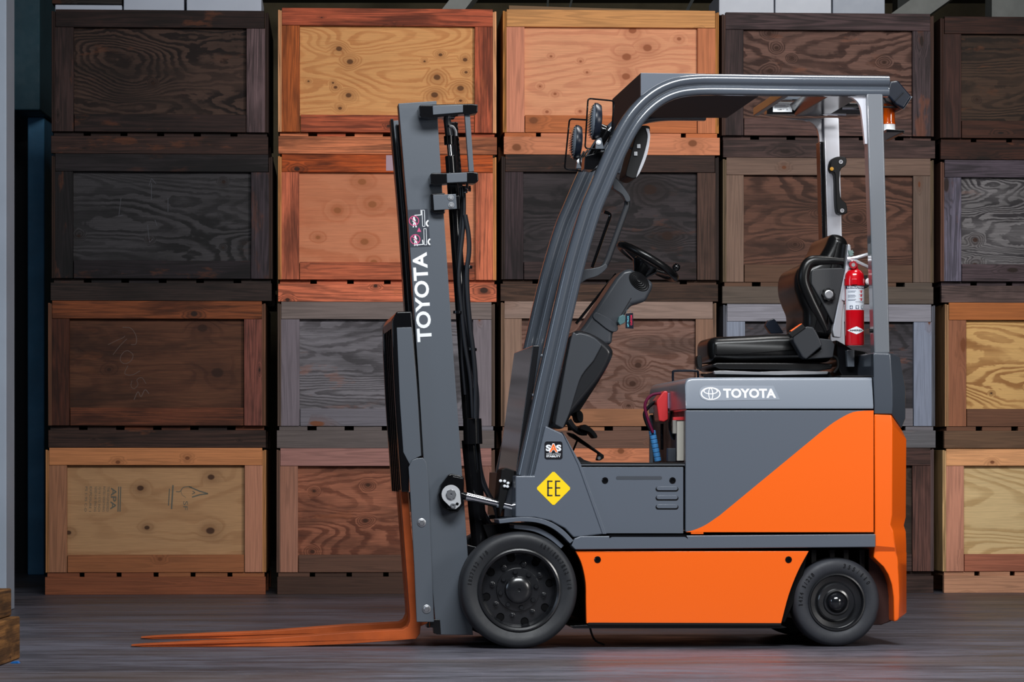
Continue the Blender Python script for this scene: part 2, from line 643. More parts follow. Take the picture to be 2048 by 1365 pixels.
# panel(light, dark, freq, contrast, knots, stain, wave), top rail, left stile, right stile, bottom rail, base rail, side edge
CR = [[
 [((104, 76, 64), (40, 20, 15), 11, 1.0, .1, .5, 1.5), (70, 54, 48), (92, 76, 70), (150, 138, 138), (74, 58, 52), (86, 66, 56), (70, 50, 40)],
 [((96, 92, 96), (34, 32, 35), 10, .95, .15, .6, 1.2), (66, 64, 66), (50, 48, 50), (98, 94, 102), (58, 54, 60), (84, 74, 66), (80, 60, 45)],
 [((120, 74, 50), (82, 42, 28), 5, .5, .25, .9, 1.0), (165, 102, 56), (105, 64, 42), (165, 110, 92), (140, 88, 56), (84, 66, 54), (140, 105, 75)],
 [((190, 146, 104), (164, 118, 80), 4, .5, .12, .12, .8), (212, 138, 88), (176, 120, 88), (196, 134, 106), (168, 104, 66), (150, 86, 56), (190, 130, 80)],
],[
 [((214, 154, 96), (188, 122, 70), 9, .8, .5, .15, .8), (176, 96, 62), (172, 100, 44), (184, 102, 66), (176, 98, 62), (206, 138, 90), (215, 175, 120)],
 [((202, 128, 92), (178, 96, 60), 4, .5, .35, .15, .8), (180, 92, 36), (202, 122, 84), (206, 128, 88), (188, 112, 74), (212, 130, 90), (200, 150, 85)],
 [((122, 118, 124), (70, 66, 70), 8, .8, .1, .45, 1.3), (126, 112, 108), (122, 112, 120), (128, 118, 124), (114, 110, 118), (102, 92, 90), (90, 72, 62)],
 [((168, 104, 78), (100, 50, 32), 11, .8, .3, .6, .9), (168, 120, 112), (176, 122, 100), (150, 104, 92), (104, 72, 58), (78, 54, 44), (110, 80, 66)],
],[
 [((224, 156, 116), (198, 124, 92), 5, .6, .3, .08, .9), (212, 150, 92), (214, 138, 108), (208, 126, 84), (196, 112, 66), (212, 134, 96), (190, 125, 60)],
 [((84, 74, 78), (30, 26, 30), 8, .9, .2, .6, 1.3), (86, 70, 60), (92, 82, 86), (116, 96, 80), (88, 76, 74), (112, 92, 72), (70, 58, 50)],
 [((138, 104, 92), (96, 60, 46), 10, .8, .15, .3, 1.2), (158, 132, 120), (158, 126, 108), (148, 112, 92), (164, 112, 80), (116, 84, 70), (130, 100, 80)],
 [((160, 100, 76), (110, 66, 48), 7, .7, .2, .4, 1.0), (212, 132, 94), (180, 122, 92), (170, 112, 84), (140, 92, 68), (110, 80, 62), (180, 110, 60)],
],[
 [((132, 96, 84), (66, 38, 30), 9, .95, .25, .45, 1.3), (90, 80, 80), (94, 82, 80), (88, 82, 84), (112, 94, 86), (98, 84, 78), (84, 66, 54)],
 [((122, 82, 66), (66, 40, 30), 10, .9, .15, .6, 1.0), (142, 114, 100), (150, 120, 104), (130, 108, 96), (116, 84, 66), (112, 98, 88), (120, 100, 76)],
 [((74, 70, 76), (36, 33, 37), 9, .8, .1, .5, 1.1), (150, 148, 158), (142, 150, 168), (142, 150, 170), (120, 116, 122), (110, 108, 112), (96, 98, 108)],
 [((80, 64, 54), (42, 32, 26), 10, .8, .2, .5, 1.0), (92, 74, 66), (110, 88, 78), (122, 94, 82), (92, 78, 70), (84, 70, 62), (110, 100, 96)],
],[
 [((96, 70, 54), (42, 28, 20), 8, .9, .15, .6, 1.3), (78, 52, 40), (90, 64, 54), (90, 64, 54), (98, 66, 48), (100, 66, 50), (80, 54, 40)],
 [((132, 128, 130), (56, 52, 56), 12, 1.0, .1, .2, 1.5), (90, 90, 100), (122, 132, 150), (110, 110, 120), (92, 86, 90), (106, 98, 92), (110, 84, 66)],
 [((222, 176, 112), (156, 104, 56), 9, .9, .2, .2, 1.1), (180, 106, 56), (156, 100, 72), (150, 100, 70), (116, 78, 58), (112, 84, 64), (160, 120, 84)],
 [((218, 188, 138), (178, 142, 92), 5, .7, .1, .1, 1.0), (236, 170, 118), (206, 142, 116), (200, 140, 110), (172, 104, 80), (200, 146, 114), (210, 170, 120)],
]]
ROWW = ['top', 'second from the top', 'second from the floor', 'bottom']
COLW = ['the leftmost stack', 'second stack from left', 'the middle stack', 'second stack from right', 'the rightmost stack']
LOOK = [['dark brown wavy grained crate', 'blackened crate with chalk arrow', 'reddish brown crate with chalk scrawl', 'pale pine crate with printed stamps'],
        ['knotty honey coloured crate', 'salmon orange knotty crate', 'weathered blue grey crate', 'stained rust brown crate'],
        ['light salmon crate with cream rail', 'black weathered crate', 'dusty brown grey crate', 'brown crate with orange rail'],
        ['grey brown swirling grained crate', 'brown tan framed crate', 'silvery grey framed crate', 'dark brown weathered crate'],
        ['chocolate brown crate', 'grey crate with zebra striped panel', 'brown crate with golden panel', 'new pale pine crate']]


GAIN = [[.44, .34, .50, .80], [.98, .95, .85, .78], [.92, .40, .78, .85], [.62, .62, .80, .6], [.45, .72, .88, .95]]
FSC = {(0, 0): .8, (0, 1): .8, (4, 1): 1.25, (2, 1): .8, (2, 0): .6, (1, 1): .5, (3, 0): .9, (3, 1): .9}


KNP = {(1, 0): [(678, 98, 5), (700, 124, 5.5), (671, 175, 3), (697, 191, 5), (680, 217, 3.5), (881, 110, 3.5), (930, 120, 4), (932, 145, 3), (874, 155, 6), (921, 177, 6), (869, 190, 6), (921, 202, 3), (666, 166, 2.2), (849, 123, 2.2), (617, 163, 2)],
       (1, 1): [(724, 364, 7), (745, 409, 7.5), (675, 421, 6.5), (729, 484, 7), (636, 475, 4), (748, 525, 6)],
       (0, 3): [(281, 977, 5.5), (422, 955, 6), (294, 1056, 4.5), (421, 1062, 7.5), (137, 1066, 5)],
       (0, 2): [(405, 657, 9), (435, 746, 11), (218, 740, 4)],
       (2, 0): [(1253, 114, 8), (1295, 96, 8), (1265, 61, 7), (1252, 153, 7), (1102, 113, 2.5), (1161, 123, 2.5), (1080, 173, 2.5), (1110, 188, 3), (1094, 224, 3), (1160, 223, 3), (1358, 78, 4), (1174, 145, 2.5)],
       (2, 2): [(1276, 731, 6), (1265, 768, 6), (1257, 812, 3)],
       (2, 1): [(1335, 472, 10), (1300, 379, 11)],
       (1, 3): [(628, 983, 3), (736, 971, 4), (731, 1042, 4.5), (625, 1104, 4)],
       (3, 0): [(1538, 67, 4), (1553, 96, 4), (1583, 117, 3), (1540, 142, 5), (1768, 125, 4)],
       (3, 1): [(1715, 437, 7), (1640, 422, 5), (1590, 489, 4)]}
KNB = {((1, 1), 'base'): [(968, 581, 7), (751, 572, 3.5), (575, 600, 4)], ((2, 0), 'bottom'): [(1067, 241, 8)], ((2, 0), 'base'): [(1033, 295, 8), (1385, 287, 8)],
       ((1, 1), 'top'): [(594, 338, 5)], ((1, 0), 'bottom'): [(777, 252, 3)], ((2, 3), 'top'): [(1242, 903, 6)], ((0, 3), 'top'): [(236, 925, 4), (375, 917, 4)], ((3, 1), 'top'): [(1568, 335, 4)],
       ((0, 3), 'bottom'): [(320, 1119, 4)], ((4, 3), 'top'): [(1985, 925, 4)], ((0, 2), 'top'): [(388, 628, 6)]}
KCOL = {(1, 1): (150, 88, 50), (2, 0): (150, 84, 52), (1, 0): (84, 48, 22)}


def tint(c, k):
    return tuple(max(0, min(255, x * k)) for x in c)


def crate(ci, ri):
    rnd = random.Random(ci * 11 + ri * 5 + 3)
    spec = CR[ci][ri]
    (pl, pd, pf, pc, pk, ps, pw), ctop, csl, csr, cbot, cbase, cedge = spec
    lx, rx = COLX[ci][ri]
    y0 = COLY[ci][ri]
    cx = (lx + rx) / 2
    ztop = K.p(cx, y0).z
    zbot = 0.0 if ri == 3 else K.p(cx, COLY[ci][ri + 1]).z
    ul, ur = K.p(lx, 600).x, K.p(rx, 600).x
    w = ur - ul
    h = ztop - zbot
    dy = rnd.uniform(-0.006, 0.006)
    um = (ul + ur) / 2
    loc = Vector((um * K.c - dy * K.s, K.y0 + um * K.s + dy * K.c, zbot))
    root = thing('wooden_crate', '%s, %s in %s' % (LOOK[ci][ri], ROWW[ri], COLW[ci]), 'crate', loc, K.a, 'wooden crates stacked along the back')
    hw = w / 2
    gg = GAIN[ci][ri]
    fs = FSC.get((ci, ri), 1.0)
    po = .7 if sum(pl) < 400 else 0.0
    seed = ci * 7.3 + ri * 2.9 + 1
    aged = 0.25 + 0.75 * (sum(ctop) < 340)
    bmat = lambda c, ax, sd, fq=7, kn=(): wood('board', c, tint(c, 0.60 if aged > .5 else 0.86), seed + sd, ax, fq, .8, .22, .6 * aged, wave=1, gain=gg, old=(1.0 if aged > .5 else 0.0), kn=kn, knot_col=((120, 68, 38) if aged < .5 else (40, 26, 20)))
    kpan = [(q.x - um, q.z - zbot, K.m(r_)) for q, r_ in ((K.p(a_, b_, .04), r_) for a_, b_, r_ in KNP.get((ci, ri), []))]
    kb = lambda nm: [(q.x - um, q.z - zbot, K.m(r_)) for q, r_ in ((K.p(a_, b_, 0), r_) for a_, b_, r_ in KNB.get(((ci, ri), nm), []))]
    kcol = KCOL.get((ci, ri), (60, 32, 18))
    if aged > .5:
        ctop, csl, csr, cbot, cbase, cedge = [(a_ * 1.04, b_ * .91, c_ * .93) for a_, b_, c_ in (ctop, csl, csr, cbot, cbase, cedge)]
    e = 0.002
    j = lambda a=0.003: rnd.uniform(-a, a)
    D_ = 1.14
    # base rails (runners)
    bh = RAILH + j(.002)
    jj = j(.006)
    mb_base = bmat(cbase, 'x', 1, kn=kb('base'))
    for k, (ya, yb) in enumerate(((-0.004, 0.036), (D_ / 2 - .02, D_ / 2 + .02), (D_ - .04, D_))):
        r = MB().box((-hw + jj * (k == 0), ya, 0), (hw + jj * (k == 0), yb, bh - 0.0005))
        obj('base_rail', r, mb_base, root, bevel=0.002)
    # floor boards across the runners: ends show in the gap
    zt = bh + 0.024
    nb = 6
    gap = 0.022 + rnd.uniform(0, .03)
    bw = (w - 0.02 - gap * (nb - 1)) / nb
    for k in range(nb):
        a = -hw + 0.01 + k * (bw + gap)
        c = cbase if rnd.random() < .5 else cbot
        obj('deck_board', MB().box((a, 0.006 + rnd.uniform(0, .012) + .03 * (aged > .5), bh), (a + bw, D_, zt - 0.001)), bmat(c, 'x', 2 + k % 2), root)
    # sides and back (plywood)
    em = wood('board', cedge, tint(cedge, .6), seed + 9, 'z', 7, .7, .0, .4, gain=gg)
    sm = wood('ply', pl, pd, seed + 4, 'x', pf, pc, pk, ps, wave=pw, gain=gg, fsc=fs, old=po)
    zs = h - 0.010 + j(.003)
    for s in (-1, 1):
        a, b = sorted((s * hw, s * (hw - 0.011)))
        obj('side_panel', MB().box((a, 0.009, zt), (b, D_ - 0.0, zs)), em, root, bevel=0.001)
        a, b = sorted((s * (hw - 0.0115), s * (hw - 0.0205)))
        obj('side_cleat', MB().box((a, 0.004, zt), (b, 0.09, zs - 0.004)), em, root, bevel=0.001)
    obj('back_panel', MB().box((-hw + .012, D_ - 0.02, zt), (hw - .012, D_, zs)), sm, root)
    # front frame
    xl, xr = -hw + 0.0215, hw - 0.0215
    st = STILEW + j(.003)
    zr = h - RAILH + j(.002)
    zb2 = zt + RAILH + j(.002)
    obj('top_rail', MB().box((xl + j(.002), 0.0, zr), (xr + j(.002), 0.036, h - 0.0006)), bmat(ctop, 'x', 5, kn=kb('top')), root, bevel=0.0022)
    obj('stile', MB().box((xl - .002, 0.001 + abs(j()), zt), (xl + st - 0.002, 0.037, zr - 0.0012)), bmat(csl, 'z', 6), root, bevel=0.0022)
    obj('stile', MB().box((xr - st + .002, 0.001 + abs(j()), zt), (xr + .002, 0.037, zr - 0.0012)), bmat(csr, 'z', 7), root, bevel=0.0022)
    obj('bottom_rail', MB().box((xl + st + 0.002, 0.002 + abs(j()), zt), (xr - st - 0.002, 0.037, zb2)), bmat(cbot, 'x', 8, kn=kb('bottom')), root, bevel=0.0022)
    fp = obj('front_panel', MB().box((xl + 0.01, 0.038, zt + .002), (xr - 0.01, 0.050, h - 0.012)), wood('ply', pl, pd, seed, 'x', pf, pc, pk, ps, wave=pw, gain=gg, fsc=fs, old=po, kn=kpan, knot_col=kcol), root)
    # screws on the inner edge of the stiles
    return root, fp, (um, dy, zbot)


crates = {}
for ci in range(5):
    for ri in (3, 2, 1, 0):
        crates[(ci, ri)] = crate(ci, ri)

# ================================================================= FORKLIFT
GREY = plain('grey_paint', (88, 95, 106), 0.36, spec=0.5, coat=0.35, coat_r=0.12)
HOODG = plain('hood_lit_grey', (118, 126, 138), 0.34, spec=0.55, coat=0.5, coat_r=0.2)  # body grey lightened; overhead light is put into the lid's colour
RAILG = plain('guard_grey_paint', (70, 76, 85), 0.24, spec=0.6, coat=0.8, coat_r=0.05)
MASTG = plain('mast_grey_paint', (82, 88, 96), 0.36, spec=0.5, coat=0.3, bump=0.12, bscale=70, coat_r=0.15)
ORANGE = plain('orange_paint', (250, 103, 16), 0.32, spec=0.5, coat=0.5, coat_r=0.12)
FORKO = plain('fork_orange_paint', (178, 82, 34), 0.5, spec=0.4, bump=0.3, bscale=60, var=0.22)
BLACK = plain('black_steel', (12, 12, 14), 0.15, spec=0.45, coat=0.0)
MATT = plain('matt_black', (15, 15, 17), 0.5, spec=.22)
SOOT = plain('under_black', (6, 6, 8), 0.7, spec=.1)
PLAST = plain('grey_black_plastic', (44, 46, 50), 0.36, spec=0.35, bump=0.1, bscale=900)
DASH = plain('dash_plastic', (58, 61, 66), 0.34, spec=0.4, bump=0.08, bscale=900)
VINYL = plain('black_vinyl', (13, 13, 14), 0.3, spec=0.38, bump=0.1, bscale=500)
RUBBER = plain('tyre_rubber', (38, 40, 44), 0.55, spec=0.45, bump=0.2, bscale=120, var=0.12)
RUBBER2 = plain('worn_tyre_rubber', (46, 48, 54), 0.6, spec=0.4, bump=0.3, bscale=90, var=0.25)
RIM = plain('black_rim_paint', (24, 25, 28), 0.26, spec=0.6, coat=0.3, bump=0.1, bscale=200)
CHROME = plain('chrome', (215, 215, 220), 0.12, metal=1.0)
ZINC = plain('zinc', (190, 192, 196), 0.34, metal=1.0)
PINPL = plain('pin_plate_zinc', (182, 184, 188), 0.5, metal=0.3)
WHITE = plain('white_print', (235, 238, 242), 0.5)
YELLOW = plain('yellow_print', (255, 214, 8), 0.45)
DKPRINT = plain('dark_print', (40, 40, 46), 0.5)
PINK = plain('pink_print', (206, 70, 120), 0.5)
REDPL = plain('red_plastic', (205, 52, 56), 0.35, coat=0.3)
EXTRED = plain('red_enamel', (200, 8, 24), 0.2, spec=0.6, coat=0.8, coat_r=0.05)
BLUETAPE = plain('blue_wrap', (62, 128, 186), 0.45)
MAROON = plain('maroon_cable', (96, 10, 52), 0.4)
HOSE = plain('black_hose', (16, 18, 24), 0.38, spec=0.5)
NAVY = plain('lamp_housing', (20, 26, 38), 0.3, spec=.4)
LENS = plain('lamp_glass', (110, 118, 128), 0.15, spec=0.8, coat=1.0)
AMBER = plain('amber_lens', (240, 96, 6), 0.12, spec=0.7, coat=0.8, trans=0.35)
SILVER = plain('bright_bracket', (225, 226, 232), 0.25, metal=0.6)
PALEGLARE = plain('pale_glare_grey', (190, 192, 200), 0.2, coat=0.6)  # pale grey with the far pillar's glare painted in

W_ = 1.0       # truck width
truck = thing('forklift', 'orange and dark grey counterbalance forklift parked in front of the crate wall', 'forklift', (0, 0, 0), T.a)
P = T.p


def pp(pts, v=0.0):
    return T.uz(pts, v)


def prism(name, pts, v0, v1, mat, parent=truck, bevel=0.003, seg=2, at=None, label=None, **kw):
    """outline in pixels as seen at depth `at` (default v0), solid from v0 to v1"""
    return obj(name, MB().prism(pp(pts, v0 if at is None else at), v0, v1), mat, parent, bevel=bevel, seg=seg, label=label, **kw)


def sm(pts, n=5, closed=False):
    return [tuple(q) for q in rotated_smooth(pts, n, closed)]


def disc_pts(cx, cy, r, n=24, ry=None):
    return [(cx + r * math.cos(2 * math.pi * k / n), cy - (ry or r) * math.sin(2 * math.pi * k / n)) for k in range(n)]


def rrect(x0, y0, x1, y1, r, n=4):
    out = []
    for cx, cy, a0 in ((x1 - r, y0 + r, -90), (x1 - r, y1 - r, 0), (x0 + r, y1 - r, 90), (x0 + r, y0 + r, 180)):
        for k in range(n + 1):
            a = math.radians(a0 + 90 * k / n)
            out.append((cx + r * math.cos(a), cy + r * math.sin(a)))
    return out


def bolt(px, py, v, rpx, parent, mat=ZINC, name='bolt', h=0.007, washer=True, socket=False):
    c = P(px, py, v)
    r = T.m(rpx, v)
    mb = MB()
    if washer:
        mb.lathe([(r, 0.0), (r, -0.0025), (r * .93, -0.003)], c, n=20)
    k = 0.72 if washer else 1.0
    if socket:
        mb.lathe([(r * k, 0), (r * k, -h * .8), (r * k * .9, -h), (r * .4 * k, -h), (r * .35 * k, -h * .5)], c, n=18)
    else:
        mb.lathe([(r * k, 0), (r * k, -h * .85), (r * k * .85, -h)], c, n=6)
    return obj(name, mb, mat, parent, smooth=True, sharp=30)


# ---------------------------------------------------------------- body
# chassis core (dark inside)
core = MB()
core.prism(pp([(1150, 1098), (1618, 1098), (1600, 1180), (1570, 1246), (1176, 1246), (1170, 1180), (1155, 1110)], 0.03), 0.03, 0.97)
obj('chassis', core, SOOT, truck, bevel=0.004)
prism('axle_beam', [(1570, 1098), (1748, 1098), (1748, 1150), (1640, 1160), (1600, 1190), (1560, 1246)], 0.24, 0.76, SOOT, at=0.03)
for x in (1625, 1662, 1690, 1722):
    prism('steer_bracket', [(x, 1100), (x + 11, 1100), (x + 11, 1160), (x, 1160)], 0.08, 0.11, MATT, at=.05)
prism('drive_axle', [(1000, 1075), (1110, 1075), (1160, 1110), (1165, 1200), (1120, 1250), (985, 1240), (960, 1150)], 0.24, 0.76, SOOT, at=0.05)

cowl = prism('side_cowl', [(1031, 952), (1068, 952), (1091, 852), (1126, 868), (1160, 926), (1208, 1069), (1147, 1076), (1130, 1058), (1102, 1043), (1070, 1036), (1031, 1035)], 0.0, 0.14, GREY, bevel=0.006, seg=3, label='grey cowl panel with two stickers')
prism('side_cowl', [(1031, 952), (1068, 952), (1091, 852), (1126, 868), (1160, 926), (1208, 1069), (1147, 1076), (1130, 1058), (1102, 1043), (1070, 1036), (1031, 1035)], W_ - 0.14, W_, GREY, at=0, bevel=0.006)
# raised edge strip running down the back of the cowl
prism('cowl_edge', [(1124, 864), (1132, 876), (1160, 926), (1213, 1069), (1205, 1069), (1156, 930)], -0.004, 0.1, GREY, at=0, bevel=0.003)
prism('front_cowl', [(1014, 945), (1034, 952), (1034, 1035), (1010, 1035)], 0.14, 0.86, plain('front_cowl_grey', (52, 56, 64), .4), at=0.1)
step = prism('step_panel', [(1158, 934), (1367, 934), (1367, 1068), (1209, 1068)], 0.010, 0.05, GREY, bevel=0.003)
for y in (979, 997, 1015):
    obj('vent_slot', MB().prism(pp(rrect(1311, y - 5, 1357, y + 5, 5), 0.01), 0.0095, 0.0125), MATT, step)
    obj('vent_hood', MB().prism(pp(rrect(1313, y - 5.5, 1355, y + 2.5, 4), 0.01), 0.0055, 0.011), GREY, step, bevel=0.002)
obj('grip_slot', MB().prism(pp(rrect(1232, 953, 1324, 960, 3.5), 0.01), 0.0092, 0.0115), plain('slot_shade_grey', (58, 63, 71), .5), step)
for x in (1210, 1345):
    obj('latch', MB().lathe([(T.m(6.5), 0), (T.m(6.5), -.002), (T.m(5), -.004), (T.m(3), -.004), (T.m(2.6), -.001)], P(x, 961.5, .01), n=20), BLACK, step)
floor_ = prism('floor_plate', [(1152, 925), (1372, 926), (1372, 935), (1156, 935)], 0.02, 0.98, MATT, bevel=0.002)
prism('floor_edge', [(1156, 929), (1370, 929), (1370, 932), (1158, 932)], 0.004, 0.03, plain('floor_edge_grey', (70, 74, 80), .4), at=0, bevel=0.001)
body = prism('body_core', [(1160, 936), (1368, 936), (1368, 1070), (1215, 1070)], 0.052, 0.948, SOOT, at=0)

sill = prism('side_sill', [(1148, 1078), (1160, 1073), (1750, 1069), (1750, 1095), (1150, 1100), (1142, 1092)], -0.012, 0.10, GREY, at=0, bevel=0.004, seg=3)
prism('side_sill', [(1148, 1078), (1160, 1073), (1750, 1069), (1750, 1095), (1150, 1100), (1142, 1092)], W_ - .1, W_ + .012, GREY, at=0, bevel=0.004)
obj('tread_strip', MB().prism(pp([(1218, 1070), (1372, 1070), (1376, 1078), (1370, 1074), (1224, 1074), (1219, 1077)], -.012), -.0135, .02), BLACK, truck)

skirt_pts = sm([(1151, 1103), (1163, 1128), (1171, 1165), (1172, 1205), (1173, 1248)], 4) + [(1562, 1250)] + sm([(1562, 1250), (1578, 1190), (1597, 1142), (1618, 1103)], 4)[1:]
skirt = prism('side_skirt', skirt_pts, 0.0, 0.028, ORANGE, bevel=0.003, seg=3, label='orange battery side skirt')
prism('side_skirt', skirt_pts, W_ - .028, W_, ORANGE, at=0, bevel=0.003)
for x, y in ((1195, 1120), (1577, 1120)):
    obj('skirt_bolt', MB().lathe([(T.m(6.8), 0), (T.m(6.8), -.002), (T.m(5), -.0045), (T.m(2.6), -.0045), (T.m(2.3), -.001)], P(x, y, 0), n=18), BLACK, skirt)
skid = prism('skid_plate', [(1140, 1253), (1170, 1251), (1560, 1250), (1575, 1256), (1562, 1258), (1172, 1258), (1148, 1258)], 0.006, 0.99, BLACK, at=0.0, bevel=0.001)
prism('skirt_seal', [(1176, 1246), (1562, 1247), (1562, 1252), (1176, 1251)], -0.004, 0.02, MATT, at=0, bevel=0.001)
obj('grounding_strap', MB().tube(rotated_smooth([P(1180, 1256, .1), P(1184, 1270, .1), P(1192, 1283, .12), P(1208, 1290, .15)], 4), 0.004, 8), MATT, truck)

# battery cover
bc = prism('battery_cover', [(1371, 821), (1747, 821), (1747, 1065), (1371, 1065)], 0.0, 0.03, GREY, bevel=0.004, seg=3)
sw = sm([(1372, 1065), (1390, 1060), (1412, 1050), (1440, 1031)], 4) + sm([(1640, 866), (1668, 845), (1700, 827), (1722, 822.5), (1747, 821.5)], 4) + [(1747, 1065)]
obj('painted_sweep', MB().prism(pp(sw, 0), -0.0012, 0.004), ORANGE, bc, label='orange painted diagonal field')
prism('battery_cover', [(1371, 821), (1747, 821), (1747, 1065), (1371, 1065)], W_ - .03, W_, GREY, at=0, bevel=0.004)
prism('battery_foot', [(1382, 1065), (1407, 1065), (1407, 1069), (1382, 1069)], 0.0, .03, ORANGE, bevel=.001)
obj('battery_case', MB().prism(pp([(1392, 824), (1742, 824), (1742, 1064), (1392, 1064)], 0), 0.04, 0.96), plain('battery_brown_case', (52, 40, 42), .5, var=.2), truck, bevel=.004)
# hood: side face leans in a little towards the top
def hood_ring(px, top, bot, r):
    a = P(px, top, 0.0)
    b = P(px, bot, 0.0)
    u, zt, zb = a.x, a.z, b.z
    pts = [(u, -0.006, zb), (u, -0.006, zb + 0.012), (u, 0.018, zt - r)]
    for k in range(1, 6):
        t = math.pi / 2 * k / 5
        pts.append((u, 0.018 + r - r * math.cos(t), zt - r + r * math.sin(t)))
    pts += [(u, W_ - q[1], q[2]) for q in reversed(pts)]
    return pts
hr = []
for px, top, r in ((1371, 777, .012), (1371.6, 768, .012), (1374, 761, .012), (1378, 757.3, .012), (1384, 755.5, .012), (1400, 755, .012), (1746, 755, .012)):
    hr.append(hood_ring(px, top, 818, r))
hood = obj('hood', MB().rings(hr), HOODG, truck, bevel=0.0015, sharp=40, label='grey lid over the battery, lightened as if lit from above')
prism('hood_lip', [(1374, 814), (1480, 814), (1480, 822), (1374, 822)], 0.012, 0.9, BLACK, at=0, bevel=0.001)
# handle on the lid
obj('lid_handle', MB().tube(rotated_smooth([P(1346, 764, .75), P(1346, 748, .75), P(1350, 742.5, .75), P(1391, 742.5, .75), P(1396, 748, .75), P(1396, 764, .75)], 4), T.m(2.4, .75), 10), NAVY, truck)
# front wall of the battery bay, seen inside the lid edge
prism('bay_wall', [(1376, 816), (1392, 816), (1392, 930), (1376, 930)], 0.05, 0.95, plain('bay_wall_paint', (52, 42, 46), .45, var=.2), at=0, bevel=0.002)
prism('junction_strip', [(1354, 838), (1371, 838), (1371, 922), (1354, 922)], 0.11, 0.125, plain('pale_strip', (186, 182, 172), .5), at=.11, bevel=.001)
prism('fuse_block', [(1346, 841), (1356, 841), (1356, 868), (1346, 868)], 0.3, 0.33, plain('pale_block', (176, 172, 166), .5), at=.3, bevel=.002)
prism('fuse_cap', [(1346, 835), (1372, 834), (1372, 841), (1346, 841)], 0.105, 0.13, REDPL, at=.11, bevel=.001)
prism('bay_stand', [(1336, 897), (1352, 897), (1352, 924), (1336, 924)], 0.3, 0.34, plain('bay_grey', (66, 70, 78), .4), at=.3, bevel=.002)
prism('bay_stand', [(1356, 862), (1362, 862), (1362, 924), (1356, 924)], 0.2, 0.24, plain('bay_grey2', (60, 60, 68), .4), at=.2, bevel=.002)
obj('bay_linkage', MB().tube(rotated_smooth([P(1342, 824, .4), P(1339, 850, .4), P(1343, 870, .4), P(1350, 884, .4)], 4), .005, 8).tube([P(1324, 848, .5), P(1324, 900, .5)], .006, 8).tube([P(1346, 852, .35), P(1350, 880, .35)], .006, 8), BLACK, truck)
# battery connector
con = prism('battery_connector', [(1328, 782), (1336, 783), (1336, 808), (1337, 840), (1328, 845), (1318, 843), (1313, 806), (1314, 800)], 0.42, 0.54, REDPL, at=.42, bevel=.006, seg=3, label='red battery plug with handle')
obj('contact_block', MB().prism(pp([(1333, 786), (1349, 787), (1349, 818), (1333, 818)], .42), .43, .53), plain('mauve_block', (150, 116, 146), .4), con, bevel=.003)
ca = rotated_smooth([P(1322, 787, .44), P(1305, 790, .44), P(1294, 800, .44), P(1290, 815, .44), P(1296, 840, .44), P(1306, 866, .44)], 5)
obj('power_cable', MB().tube(ca, T.m(3.0, .44), 10), MAROON, truck, label='maroon battery cable')
cb = rotated_smooth([P(1326, 797, .49), P(1308, 806, .49), P(1297, 815, .49), P(1289, 828, .49), P(1293, 846, .49), P(1303, 866, .49)], 5)
obj('power_cable', MB().tube(cb, T.m(3.4, .49), 10), HOSE, truck)
wr = MB()
for k in range(7):
    t0, t1 = k / 7, (k + .94) / 7
    a = P(1304, 862, .46).lerp(P(1316, 924, .46), t0)
    b = P(1304, 862, .46).lerp(P(1316, 924, .46), t1)
    wr.tube([a, a.lerp(b, .12), b.lerp(a, .12), b], [T.m(6.6), T.m(7.4), T.m(7.4), T.m(6.6)], 14)
obj('cable_wrap', wr, BLUETAPE, truck, label='blue tape wrapped round the cable')

# counterweight
def cwring(py_a, pxf, pxc, pyc, pxr, pyr, chv=0.13, dv=0.0):
    A, B = P(pxf, py_a, 0), P(pxc, pyc, 0)
    C = P(pxr, pyr, chv)
    v0 = dv
    return [(A.x, v0, A.z), (B.x, v0, B.z), (C.x, chv, C.z), (C.x, W_ - chv, C.z), (B.x, W_ - v0, B.z), (A.x, W_ - v0, A.z)]
top_r = [cwring(705, 1749, 1778, 706, 1797, 709, .1, .012), cwring(708, 1747, 1781, 709, 1800, 716, .1, .002), cwring(740, 1747.5, 1783, 740, 1805, 742, .1),
         cwring(775, 1748, 1785, 775, 1811, 775, .1), cwring(812, 1749, 1785, 812, 1811, 838, .1), cwring(828, 1749, 1784, 828, 1803, 857, .1, .002)]
obj('counterweight_cap', MB().rings(top_r), RAILG, truck, bevel=0.006, seg=3, sharp=30, label='grey upper half of the counterweight')
prism('front_frame', [(966, 1050), (1150, 1050), (1160, 1112), (985, 1100)], .22, .78, SOOT, at=.2, bevel=.003)
cw_r = [cwring(829, 1749, 1783, 829.5, 1802, 858, .1, .002), cwring(848, 1749, 1785, 850, 1813, 880, .11), cwring(1030, 1750, 1784, 1030, 1812, 1035, .11),
        cwring(1052, 1750, 1781, 1050, 1808, 1052, .11), cwring(1060, 1750, 1786, 1062, 1812, 1064, .11), cwring(1092, 1749, 1792, 1096, 1813, 1092, .11),
        cwring(1104, 1749, 1794, 1104, 1813, 1104, .11, .012), cwring(1116, 1749, 1796, 1116, 1813, 1116, .11, .012), cwring(1124, 1757, 1797, 1126, 1813, 1126, .11, .012), cwring(1134, 1768, 1797, 1136, 1813, 1136, .11, .012),
        cwring(1150, 1778, 1798, 1150, 1813, 1150, .11, .012), cwring(1170, 1785, 1799, 1170, 1813, 1170, .11, .012), cwring(1195, 1788.5, 1800, 1195, 1813, 1195, .11, .012), cwring(1238, 1789, 1799, 1236, 1813, 1226, .11, .012), cwring(1245, 1790, 1797, 1243, 1809, 1230, .11, .016)]
obj('counterweight', MB().rings(cw_r), ORANGE, truck, bevel=0.005, seg=3, sharp=30, label='orange cast counterweight')
